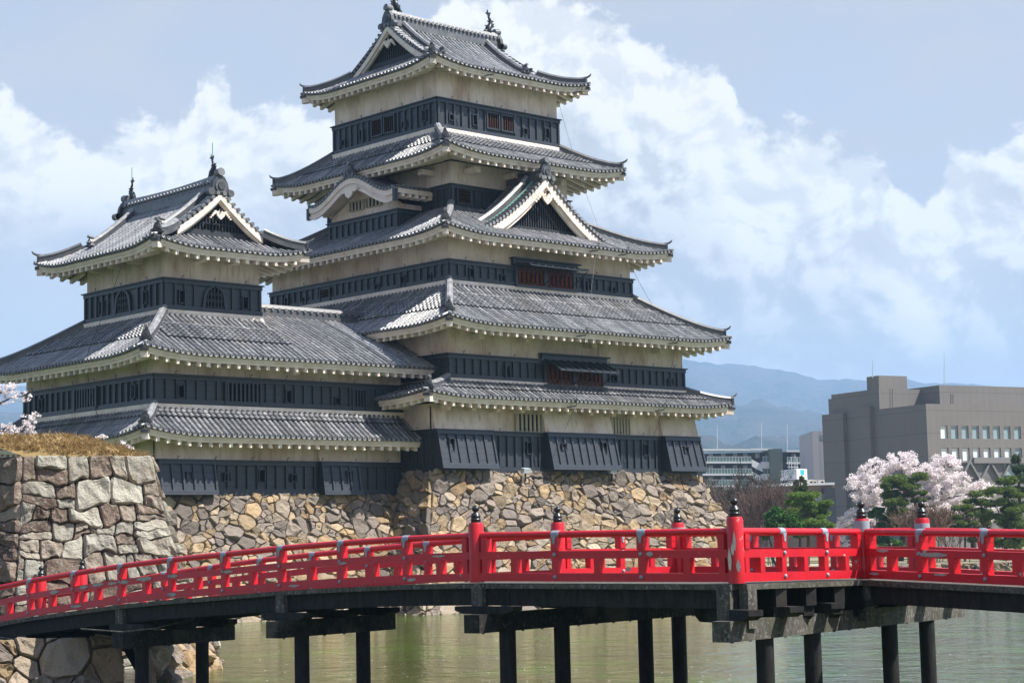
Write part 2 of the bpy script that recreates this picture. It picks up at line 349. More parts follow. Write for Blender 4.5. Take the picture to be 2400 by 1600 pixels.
# ------------------------------------------------------------------ setting: water, ground, hills
WATER = -7.75
def sheet(name, m, pts, kind='structure'):
    b = MB(); b.face(pts); return tag(b.build(name, m), kind=kind)
sheet('water', mat('moat_water', m_water), [cw(-260, -60, WATER), cw(260, -60, WATER), cw(260, 140, WATER), cw(-260, 140, WATER)])
sheet('ground', mat('park_ground', m_ground), [cw(-5000, 138, -7.25), cw(5000, 138, -7.25), cw(5000, 7600, -7.25), cw(-5000, 7600, -7.25)])
PATHM = mat('pale_path', m_plain((.42, .39, .34), .9, .1, .15, .5))
sheet('path', PATHM, [cw(-60, 146, -7.246), cw(200, 146, -7.246), cw(200, 152, -7.246), cw(-60, 152, -7.246)])
def hills():
    from mathutils import noise as mn
    far = [(-900, 900), (-300, 905), (0, 912), (65, 905), (300, 880), (700, 860), (1200, 850), (1610, 842), (1657, 847), (1714, 857), (1775, 859), (1829, 867), (1860, 873), (1890, 882), (1917, 890), (1978, 888), (2036, 892), (2074, 898), (2097, 894), (2120, 892), (2150, 896), (2200, 900), (2254, 900), (2315, 903), (2400, 911), (2700, 905), (3200, 900)]
    mid = [(-900, 960), (0, 965), (300, 960), (1200, 930), (1610, 935), (1745, 951), (1850, 963), (1950, 974), (2100, 985), (2400, 1000), (3200, 980)]
    near = [(-900, 990), (0, 995), (80, 1010), (400, 1040), (1200, 1020), (1600, 1005), (1630, 1023), (1655, 1037), (1690, 1050), (1800, 1070), (2000, 1090), (2400, 1100), (3200, 1080)]
    def prof(tab, px): return float(np.interp(px, [a for a, _ in tab], [b for _, b in tab]))
    b = MB(); rows = []
    pxs = np.linspace(-900, 3200, 330)
    stops = [(1100, None), (1500, near), (2300, 'v1'), (3000, mid), (3700, 'v2'), (4600, far), (5600, None)]
    keys = []
    for px in pxs:
        h = []
        for D, tb in stops:
            if tb is None: h.append((D, -9 if D < 2000 else 150))
            elif tb == 'v1': h.append((D, at(px, prof(near, px)+14, D).z*.55+at(px, prof(mid, px), D).z*.25))
            elif tb == 'v2': h.append((D, at(px, prof(mid, px)+10, D).z*.72+at(px, prof(far, px), D).z*.16))
            else: h.append((D, at(px, prof(tb, px), D).z))
        keys.append(h)
    for D in np.concatenate([np.linspace(1100, 4600, 44), np.linspace(4700, 5600, 4)]):
        row = []
        for px, h in zip(pxs, keys):
            z = float(np.interp(D, [a for a, _ in h], [c for _, c in h]))
            x = (px-1200)/FOC*D
            q = Vector((x*.004, D*.004, 0)); k = min(1, max(0, (D-1150)/600))*(1 if D < 5000 else .5)
            # keep the crest lines, roughen the flanks with spurs and gullies
            crest = min(abs(D-1500), abs(D-3000), abs(D-4600)); g = min(1, .12+crest/500)
            z += k*g*(abs(mn.noise(q*1.2))*-80+mn.noise(q*3.1)*26+14)+k*(mn.noise(q*9)*7+mn.noise(q*23)*4)
            row.append(cw(x, D, z))
        rows.append(row)
    b.grid(rows); return tag(b.build('hills', mat('wooded_hillside', m_hill)), kind='structure')
hills()

# ------------------------------------------------------------------ roofs
class Slope:
    """one tiled roof face: eave line O + e*s, rising along n"""
    def __init__(s, O, e, n, L, run, z0, rise, kl=0, kr=0, a=.8, lift=.25, lw=2.6, cap=None, ll=True, lr=True):
        s.O = Vector(O); s.O.z = 0; s.e = Vector(e); s.n = Vector(n); s.L = L; s.run = run; s.z0 = z0; s.rise = rise; s.kl = kl; s.kr = kr; s.a = a
        s.lift = lift; s.lw = lw; s.cap = cap or run; s.ll = ll; s.lr = lr
    def lf(s, x):
        v = 0
        if s.ll: v += max(0, 1-x/s.lw)**2
        if s.lr: v += max(0, 1-(s.L-x)/s.lw)**2
        return s.lift*v
    def pt(s, x, d):
        t = d/s.run
        return s.O+s.e*x+s.n*d+Z*(s.z0+s.rise*(s.a*t+(1-s.a)*t*abs(t))+s.lf(x)*max(0, 1-t)**2)
    def dmax(s, x):
        d = s.run
        if s.kl > 0 and x < s.kl*s.cap: d = min(d, x/s.kl)
        if s.kr > 0 and s.L-x < s.kr*s.cap: d = min(d, (s.L-x)/s.kr)
        return max(0, d)
    def up(s, x, d):
        g = (s.pt(x, d+.05)-s.pt(x, d)).normalized(); return s.e.cross(g).normalized() if s.e.cross(g).z > 0 else g.cross(s.e).normalized()
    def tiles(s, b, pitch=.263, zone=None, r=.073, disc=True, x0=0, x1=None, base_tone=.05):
        x1 = s.L if x1 is None else x1
        n = max(2, int(round((x1-x0)/pitch))); xs = [x0+(x1-x0)*i/n for i in range(n+1)]
        rows = []; K = 8
        for x in xs: dm = s.dmax(x); rows.append([s.pt(x, -.02+(dm+.02)*k/K) for k in range(K+1)])
        b.grid(rows, tone=base_tone, sm=False)  # flat tiles near black: valley shade between ribs painted into the tone
        for i in range(n):  # eave lip
            p, q = s.pt(xs[i], -.02), s.pt(xs[i+1], -.02); b.face([p, q, q-Z*.09, p-Z*.09], .25)
            p2, q2 = p+s.n*.35-Z*.05, q+s.n*.35-Z*.05; b.face([p-Z*.09, q-Z*.09, q2, p2], .2)
        ang = [math.pi*k/5 for k in range(6)]
        for i in range(n):
            x = (xs[i]+xs[i+1])/2+rr(-.006, .006); dm = s.dmax(x)
            if dm < .12: continue
            inz = zone and zone[0]*s.L < x < zone[1]*s.L
            segs = []; d = -.05
            while d < dm-.05:
                z_ = inz and zone[2]*s.run < d < zone[3]*s.run
                l = .2 if z_ else .31
                segs.append((d, min(dm, d+l), z_)); d += l
            tn0 = rr(.46, .70)*(.72 if random.random() < .05 else 1)
            for (d0, d1, z_) in segs:
                u = s.up(x, (d0+d1)/2); k = 1.2 if z_ else 1; tn = tn0*rr(.88, 1.14)
                off0, off1 = (.06, .03) if z_ else (.004, -.004); w = s.e
                jx = rr(-.014, .014)
                rws = []
                for dd, of, rad in ((d0, off0, r*k*(1.08 if z_ else 1.03)), (d1+.01, off1, r*k*(.92 if z_ else .95))):
                    c = s.pt(x, dd)+u*of+w*jx; rws.append([c+w*rad*math.cos(a_)+u*rad*math.sin(a_) for a_ in ang])
                b.grid(rws, tone=tn*(1.05 if z_ else 1))
                b.face(rws[0][::-1], tn*.35)
            if disc:
                u = s.up(x, 0); c = s.pt(x, -.085)+u*.015; rad = r*1.12
                ring = [c+s.e*rad*math.cos(2*math.pi*k/8)+Z*rad*math.sin(2*math.pi*k/8) for k in range(8)]
                inn = [c+s.e*rad*.6*math.cos(2*math.pi*k/8)+Z*rad*.6*math.sin(2*math.pi*k/8)+s.n*.012 for k in range(8)]
                bk = [p+s.n*.10 for p in ring]; b.grid([ring, bk], tone=.35, close=True); b.grid([inn, ring], tone=.6, close=True, sm=False); b.face(inn[::-1], .28)
    def eaves(s, b, over, sl=.25, pitch=.49, fas=.24, trim=(True, True)):
        L = s.L; k = max(6, int(L/.4)); c0, c1 = trim
        def line(d, dz): return [s.O+s.e*min(max(x, d if c0 else 0), L-d if c1 else L)+s.n*d+Z*(s.z0+s.lf(x)+dz) for x in [L*i/k for i in range(k+1)]]
        A, B_, C_, D_ = line(.07, -.10), line(.085, -.10-fas*.55), line(.13, -.10-fas*.55), line(.15, -.10-fas)
        b.grid([A, B_, C_, D_], sm=False); b.grid([D_, line(.25, -.10-fas)], sm=False)
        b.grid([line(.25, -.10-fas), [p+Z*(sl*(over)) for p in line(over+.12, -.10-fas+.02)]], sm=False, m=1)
        m = max(3, int(L/pitch))
        for i in range(m+1):
            x = L*(i+.5)/(m+1)
            z = s.z0+s.lf(x)-.10-fas
            d1 = over+.1
            if s.kl or not c0: pass
            dl = min(d1, max(.35, x if c0 else 9), max(.35, L-x if c1 else 9))
            p = s.O+s.e*(x-.08+rr(-.018, .018))+s.n*(.17+rr(-.012, .012))+Z*(z-.17); b.obox(p, s.e*.16, s.n*(dl-.17)+Z*sl*(dl-.17), Z*.171, tone=rr(.2, .6))
def hip_line(sl, left=True, n=14, x_in=0, dcap=None):
    """points along the hip of a slope, from eave corner upwards"""
    dm = dcap or sl.cap; k = sl.kl if left else sl.kr
    return [sl.pt(k*d if left else sl.L-k*d, d) for d in [dm*i/n for i in range(n+1)]]
def ridge_strip(b, pts, w, h, side=None, top=.62, sid=.3, lift=0):
    rows = []; n = len(pts)
    for i, p in enumerate(pts):
        d = (pts[min(i+1, n-1)]-pts[max(i-1, 0)]).normalized(); sd = d.cross(Z).normalized(); u = sd.cross(d).normalized()
        p = p+Z*lift
        rows.append([p-sd*w/2-u*.08, p-sd*w/2+u*h*.28, p-sd*w*.42+u*h*.30, p-sd*w*.42+u*h*.62, p-sd*w*.5+u*h*.66, p-sd*w*.28+u*h*.94, p+u*h, p+sd*w*.28+u*h*.94, p+sd*w*.5+u*h*.66, p+sd*w*.42+u*h*.62, p+sd*w*.42+u*h*.30, p+sd*w/2+u*h*.28, p+sd*w/2-u*.08])
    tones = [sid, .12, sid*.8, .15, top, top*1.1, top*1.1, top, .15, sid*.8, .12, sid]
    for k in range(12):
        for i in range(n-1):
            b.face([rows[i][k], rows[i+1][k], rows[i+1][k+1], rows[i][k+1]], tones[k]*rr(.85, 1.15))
    b.face(rows[0], .2); b.face(rows[-1][::-1], .2)
def demon_tile(b, c, out, w=.55, h=.7, t=.2):
    """onigawara: shouldered end tile with a round boss and a cylinder on top; out = facing direction"""
    c = Vector(c); out = Vector(out).normalized(); sd = out.cross(Z).normalized()
    prof = [(-.5, 0), (-.62, .1), (-.56, .26), (-.42, .3), (-.36, .55), (-.2, .8), (0, .86), (.2, .8), (.36, .55), (.42, .3), (.56, .26), (.62, .1), (.5, 0)]
    b.prism([c+sd*x*w+Z*y*h for x, y in prof], out*t, tone=.16)
    for rad, zz, dd, tn in ((.17*w/.55, .40*h, .05, .3), (.10*w/.55, .40*h, .10, .12)):
        q = c+out*t+Z*zz; b.tube([q, q+out*dd], rad, 10, tone=tn)
    q = c+Z*(h*.95)-out*.1; b.tube([q, q+out*(t+.16)+Z*.05], .085*w/.45, 10, tone=.42)
    for sx in (-.52, .52):
        q = c+sd*sx*w+Z*.12*h; b.tube([q, q+out*(t+.05)], .09*w/.55, 8, tone=.25)
def tail_tip(b, p, d):
    """upturned tip of a corner ridge"""
    d = Vector((d[0], d[1], 0)).normalized(); p = Vector(p)
    b.tube([p-d*.35+Z*.02, p-d*.1+Z*.06, p+d*.1+Z*.16, p+d*.16+Z*.32], [.1, .1, .08, .03], 8, tone=.3)
def corner_end(b, pts, d, big):
    d = Vector((d[0], d[1], 0)).normalized(); i = 2 if big else 1
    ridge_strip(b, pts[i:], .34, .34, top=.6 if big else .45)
    if big: demon_tile(b, pts[i]+Z*.02, d, .40, .50, .16)
    else:
        sd = d.cross(Z); p = pts[i]; b.prism([p+sd*x+Z*y for x, y in ((-.2, -.02), (-.2, .24), (-.1, .34), (.1, .34), (.2, .24), (.2, -.02))], d*.1, tone=.15)
        b.tube([p-d*.15+Z*.30, p+d*.12+Z*.33, p+d*.26+Z*.40, p+d*.33+Z*.50], [.06, .055, .05, .02], 7, tone=.3)
def corner_beam(b, p, d, bt):
    d = Vector((d[0], d[1], 0)).normalized(); sd = d.cross(Z)*.26; p = Vector(p)
    b.obox(p-sd/2-d*1.4+Z*.15, d*1.3-Z*.1, sd, Z*.26)
    b.obox(p-sd*.62-d*.34+Z*.32, d*.32-Z*.02, sd*1.24, Z*.13, tone=.15, m=2)

class Roof:
    """a skirt roof around a storey: eave rectangle and wall rectangle"""
    def __init__(s, parent, E, W, ze, zt, over, name='roof', a=.82, lift=.3, lw=3.0, zone=None, fas=.24, sl=.25, sides='xyXY', trim_right=None, eave_sides='xyXY'):
        x0, x1, y0, y1 = E; X0, X1, Y0, Y1 = W; s.parent = parent
        rx0, rx1, ry0, ry1 = X0-x0, x1-X1, Y0-y0, y1-Y1; rise = zt-ze
        S = {}
        S['y'] = Slope((x0, y0, 0), (1, 0, 0), (0, 1, 0), x1-x0, ry0, ze, rise, rx0/ry0, rx1/ry0, a, lift, lw)
        S['x'] = Slope((x0, y1, 0), (0, -1, 0), (1, 0, 0), y1-y0, rx0, ze, rise, ry1/rx0, ry0/rx0, a, lift, lw)
        S['Y'] = Slope((x1, y1, 0), (-1, 0, 0), (0, -1, 0), x1-x0, ry1, ze, rise, rx1/ry1, rx0/ry1, a, lift, lw)
        S['X'] = Slope((x1, y0, 0), (0, 1, 0), (-1, 0, 0), y1-y0, rx1, ze, rise, ry0/rx1, ry1/rx1, a, lift, lw)
        s.S = S
        b = MB()
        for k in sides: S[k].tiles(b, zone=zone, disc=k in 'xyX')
        s.obj = b.build(name, TILE, parent, loc=(x0, y0, ze))
        e = MB(); eb = MB()
        for k in eave_sides: S[k].eaves(e, over[0] if k in 'xX' else over[1], fas=fas, sl=sl)
        r_ = MB()
        for k, sx, sy in (('y', -1, -1), ('X', 1, -1), ('x', -1, 1)):
            pts = hip_line(S[k], True); d = Vector((pts[0].x-pts[-1].x, pts[0].y-pts[-1].y, 0)).normalized()
            r_.mark(); corner_end(r_, pts, d, k == 'y')
            if k in eave_sides: corner_beam(e, pts[0]-Z*(.62), d, r_)
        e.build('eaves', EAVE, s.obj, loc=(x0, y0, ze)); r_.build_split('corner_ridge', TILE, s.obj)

# ------------------------------------------------------------------ walls
class Face:
    """a wall plane; u runs along it, o outwards. ax 'y' = faces -Y (u = X); ax 'x' = faces -X (u = Y)"""
    def __init__(s, ax, val): s.ax = ax; s.val = val
    def p(s, u, z, o): return Vector((u, s.val-o, z)) if s.ax == 'y' else Vector((s.val-o, u, z))
    def box(s, b, u0, u1, z0, z1, o0, o1, **k):
        u0, u1 = min(u0, u1), max(u0, u1)
        b.hexa([s.p(u0, z0, o0), s.p(u1, z0, o0), s.p(u1, z0, o1), s.p(u0, z0, o1), s.p(u0, z1, o0), s.p(u1, z1, o0), s.p(u1, z1, o1), s.p(u0, z1, o1)], **k)
def storey(parent, W, zb, zt, ztop, skip_x=(), skip_y=(), plaster=True, boards=True, pitch=.48, detail='xy'):
    X0, X1, Y0, Y1 = W
    if plaster:
        b = MB(); b.box(X0, X1, Y0, Y1, zt-.3, ztop); b.build('plaster_wall', PLASTER, parent, loc=(X0, Y0, zt))
    b = MB(); g = .05; b.box(X0-g, X1+g, Y0-g, Y1+g, zb-.4, zt)
    for ax, val, u0, u1, skip in (('y', Y0, X0, X1, skip_y), ('x', X0, Y0, Y1, skip_x)):
        if ax not in detail: continue
        F = Face(ax, val-g); e = .085
        F.box(b, u0-.1, u1+.1, zt-.16, zt-.001, .002, e); F.box(b, u0-.16, u1+.16, zt, zt+.05, -.06, .17)
        F.box(b, u0-.1, u1+.1, zb-.05, zb+.18, .002, e-.003)
        n = int(round((u1-u0)/pitch))
        for i in range(n+1):
            u = u0+(u1-u0)*i/n
            if any(a < u < c for a, c in skip): continue
            F.box(b, u-.05, u+.05, zb+.18, zt-.16, .002, e-.006)
    return b.build('board_cladding', BLACK, parent, loc=(X0, Y0, zb))
def loophole(parent, F, u, z, tall, g=.05):
    w, h = .12, (.24 if tall else .13); b = MB(); o = g+.004
    F.box(b, u-w-.04, u-w, z-h-.04, z+h+.04, o, o+.13); F.box(b, u+w, u+w+.04, z-h-.04, z+h+.04, o, o+.13)
    F.box(b, u-w, u+w, z+h, z+h+.04, o, o+.10); F.box(b, u-w, u+w, z-h-.04, z-h, o, o+.10)
    q = b.build('loophole', BLACK, parent, loc=F.p(u, z, 0)); d = MB(); F.box(d, u-w+.02, u+w-.02, z-h+.02, z+h-.02, o, o+.02); d.build('recess_shade_panel', DARK, q, loc=F.p(u, z, 0))
def barred_window(parent, F, u0, u1, z0, z1, n, bar=RUST, frame=BLACK, g=.05, vertical=True, bw=.07, fr=.07):
    b = MB(); o = g+.004
    F.box(b, u0-fr, u0, z0-fr, z1+fr, o, o+.125); F.box(b, u1, u1+fr, z0-fr, z1+fr, o, o+.125); F.box(b, u0, u1, z1, z1+fr, o, o+.10); F.box(b, u0, u1, z0-fr, z0, o, o+.10)
    q = b.build('window', frame, parent, loc=F.p(u0, z0, 0))
    d = MB(); F.box(d, u0+.001, u1-.001, z0+.001, z1-.001, o, o+.012); d.build('recess_shade_panel', DARK, q, loc=F.p(u0, z0, 0))  # near-black panel proud of the wall, painted in for the recess shade
    c = MB()
    if vertical:
        for i in range(n):
            u = u0+(u1-u0)*(i+.5)/n; F.box(c, u-bw/2, u+bw/2, z0+.002, z1-.002, o+.03, o+.075)
    else:
        for i in range(n):
            z = z0+(z1-z0)*(i+.5)/n; F.box(c, u0+.002, u1-.002, z-bw/2, z+bw/2, o+.03, o+.075)
    c.build('bars', bar, q, loc=F.p(u0, z0, 0)); return q
def shutter_window(parent, F, u0, u1, z0, z1, zh, drop, outr, g=.05):
    """wide barred window under two propped-up board shutters and a flat head board"""
    mid = (u0+u1)/2; b = MB(); o = g+.004
    F.box(b, u0-.3, u1+.3, zh-.28, zh, o, o+.16); F.box(b, u0-.4, u1+.4, zh, zh+.07, o-.02, o+.30)
    F.box(b, mid-.12, mid+.12, z0, z1, o, o+.14); F.box(b, u0-.16, u0, z0-.1, z1, o, o+.13); F.box(b, u1, u1+.16, z0-.1, z1, o, o+.13); F.box(b, u0-.2, u1+.2, z0-.16, z0-.04, o+.002, o+.22)
    q = b.build('shuttered_window', BLACK, parent, loc=F.p(u0, z0, 0))
    d = MB(); F.box(d, u0, mid-.12, z0-.04, z1, o, o+.012); F.box(d, mid+.12, u1, z0-.04, z1, o, o+.012); d.build('recess_shade_panel', DARK, q, loc=F.p(u0, z0, 0))
    c = MB()
    for a, e in ((u0, mid-.12), (mid+.12, u1)):
        for i in range(6):
            u = a+(e-a)*(i+.5)/6; F.box(c, u-.085, u+.085, z0-.03, z1, o+.03, o+.10)
        F.box(c, a, e, z0-.04, z0+.01, o+.03, o+.2)
    c.build('bars', RUSTL, q, loc=F.p(u0, z0, 0))
    for a, e in ((u0-.08, mid-.02), (mid+.02, u1+.08)):
        s = MB(); t0 = z1+.02
        def P(u, k, dz=0): return F.p(u, t0-drop*k+dz, o+.16+outr*k)
        s.hexa([P(a, 0), P(e, 0), P(e, 1), P(a, 1), P(a, 0, .05), P(e, 0, .05), P(e, 1, .05), P(a, 1, .05)])
        for i in range(5):
            u = a+(e-a)*i/4; w = .05
            s.hexa([P(u-w, .0, .055), P(u+w, .0, .055), P(u+w, 1, .055), P(u-w, 1, .055), P(u-w, 0, .1), P(u+w, 0, .1), P(u+w, 1, .1), P(u-w, 1, .1)])
        sh = s.build('shutter', BLACK, q, loc=F.p(a, t0, 0))
    st = MB()
    for u in (u0+.42, mid-.22, mid+.42, u1-.22): st.mark(); st.tube([F.p(u, z0+.02, o+.2), F.p(u+.3, t0-drop*.9, o+.16+outr*.9)], .022, 6)
    st.build_split('prop_stick', RUST, q)
def hooks(parent, F, u0, u1, z, n, o=.2):
    b = MB()
    for i in range(n):
        u = u0+(u1-u0)*(i+.5)/n; b.mark(); b.tube([F.p(u-.03, z, o), F.p(u-.05, z+.09, o), F.p(u+.01, z+.14, o), F.p(u+.05, z+.09, o)], .014, 5)
    b.build_split('iron_hook', BRONZE, parent)
def flared_panel(parent, F, u0, u1, zt, zm, zb, om, ob, lean=.0):
    """stone-drop bay: white plaster above, black boards below, leaning outwards"""
    w = MB(); w.hexa([F.p(u0, zm, -.1), F.p(u1, zm, -.1), F.p(u1+lean*.2, zm, om), F.p(u0, zm, om), F.p(u0, zt, -.1), F.p(u1, zt, -.1), F.p(u1, zt, .02), F.p(u0, zt, .02)])
    q = w.build('stone_drop_bay', PLASTER, parent, loc=F.p(u0, zm, 0))
    b = MB(); o1 = om+.05; l = lean
    b.hexa([F.p(u0, zb, .0), F.p(u1, zb, .0), F.p(u1+l, zb, ob), F.p(u0+.02, zb, ob), F.p(u0, zm-.002, .0), F.p(u1, zm-.002, .0), F.p(u1+l*.2, zm-.002, o1), F.p(u0, zm-.002, o1)])
    F.box(b, u0-.03, u1+.05, zm, zm+.05, -.05, o1+.09)
    def P(u, k, d): return F.p(u+l*k*(u-u0)/(u1-u0), zm-.002+(zb-zm)*k, o1+(ob-o1)*k+d)
    n = max(3, int(round((u1-u0)/.5)))
    for i in range(n+1):
        u = u0+.05+(u1-u0-.1)*i/n
        b.hexa([P(u-.045, .1, .003), P(u+.045, .1, .003), P(u+.045, .1, .065), P(u-.045, .1, .065), P(u-.045, .86, .003), P(u+.045, .86, .003), P(u+.045, .86, .065), P(u-.045, .86, .065)])
    for k0, k1 in ((0.003, .1), (.86, .997)):
        b.hexa([P(u0, k0, .003), P(u1, k0, .003), P(u1, k0, .07), P(u0, k0, .07), P(u0, k1, .003), P(u1, k1, .003), P(u1, k1, .07), P(u0, k1, .07)])
    b.build('sloping_boards', BLACK, q, loc=F.p(u0, zm, 0))
    return P

def barge(b, F_pts, d, out, th, seg=1):
    """bargeboard: follow the gable line points, depth d below, thickness along out"""
    for i in range(len(F_pts)-1):
        p, q = F_pts[i], F_pts[i+1]; b.hexa([p-Z*d, q-Z*d, q-Z*d+out*th, p-Z*d+out*th, p, q, q+out*th, p+out*th])
def gegyo(parent, c, out, k=1.0):
    """carved white pendant under the gable peak with a dark boss"""
    sd = Vector(out).cross(Z).normalized(); c = Vector(c); b = MB()
    half = [(0, .42), (.10, .40), (.16, .24), (.22, .20), (.36, .22), (.42, .10), (.40, -.06), (.30, -.2), (.16, -.32), (0, -.46)]
    pr = half+[(-x, y) for x, y in half[::-1][1:-1]]
    b.prism([c+sd*x*k+Z*y*k for x, y in pr], Vector(out)*.09)
    for sx in (-1, 1):
        for j, (x, y) in enumerate(((.5, .06), (.66, -.10), (.82, -.27), (.98, -.44))):
            q = c+sd*sx*x*k+Z*(y+.10)*k; b.tube([q, q+Vector(out)*.08], (.13-.018*j)*k, 8)
        q = c+sd*sx*.2*k+Z*.02*k+Vector(out)*.09
        b.tube([q+sd*sx*.1*k*math.cos(a)+Z*.1*k*math.sin(a) for a in [R(x) for x in range(0, 330, 40)]], .025*k, 6)
    o = b.build('gable_pendant', WHITE, parent, loc=c)
    d = MB(); q = c+Z*.33*k+Vector(out)*.09; d.tube([q, q+Vector(out)*.10], [.13*k, .08*k], 6); d.build('boss', BRONZE, o, loc=c)
def fish(parent, p, inward, k=1.0, rod=False):
    """shachihoko: fish standing on its head at the ridge end, tail up, belly towards the ridge middle"""
    p = Vector(p); i = Vector(inward).normalized(); sd = i.cross(Z); b = MB()
    path = [(-.02, 0), (.10, .10), (.06, .26), (-.05, .42), (-.10, .60), (-.04, .78), (.06, .92)]
    rad = [.17, .20, .18, .15, .11, .075, .05]
    b.tube([p+i*x*k-Z*.0+Z*y*k for x, y in path], [r*k for r in rad], 8)
    b.tube([p+i*.08*k+Z*.08*k, p+i*.34*k+Z*.05*k], [.17*k, .10*k], 8)
    tl = [(.03, .86), (.12, 1.02), (.28, 1.08), (.16, 1.14), (.12, 1.3), (.04, 1.12), (-.12, 1.18), (-.08, 1.05), (-.01, .88)]
    b.prism([p+i*x*k+Z*y*k-sd*.025*k for x, y in tl], sd*.05*k)
    for pr in ([(-.16, .28), (-.36, .40), (-.28, .46), (-.36, .58), (-.2, .54), (-.12, .40)], [(-.17, .56), (-.34, .72), (-.16, .72)], [(.14, .26), (.30, .40), (.18, .42), (.04, .44)], [(.0, .58), (.16, .66), (-.02, .74)]):
        b.prism([p+i*x*k+Z*y*k-sd*.03*k for x, y in pr], sd*.06*k)
    o = b.build('fish_ornament', BRONZE, parent, loc=p)
    if rod:
        r_ = MB(); r_.tube([p+Z*.9*k, p+Z*1.9*k], .018, 6); r_.build('lightning_rod', COPPER, o, loc=p)
    return o
def lattice_gable(parent, tri, out, n, cross=False):
    """black slatted gable wall; tri = left foot, right foot, apex"""
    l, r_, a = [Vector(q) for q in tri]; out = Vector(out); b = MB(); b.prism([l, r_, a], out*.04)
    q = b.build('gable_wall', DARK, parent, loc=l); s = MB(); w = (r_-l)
    for i in range(1, n):
        t = i/n; base = l+w*t; k = (t/.5 if t < .5 else (1-t)/.5); h = (a.z-l.z)*k*.96
        if h < .3: continue
        s.obox(base+out*.045-w.normalized()*.03+Z*.02, w.normalized()*.06, out*.06, Z*h)
    if cross:
        for j in range(1, 6):
            hh = (a.z-l.z)*j/6.5; k = hh/(a.z-l.z)*.5; s.obox(l+w*k+out*.047+Z*(hh+.28), w*(1-2*k), out*.04, Z*.05)
    s.obox(l-w.normalized()*.05+out*.046-Z*.02, w*1.0+w.normalized()*.1, out*.1, Z*.26)
    s.build('gable_slats', mat('slat_paint', m_plain((.030, .033, .040), .55, .3, .3, 5)), q, loc=l)

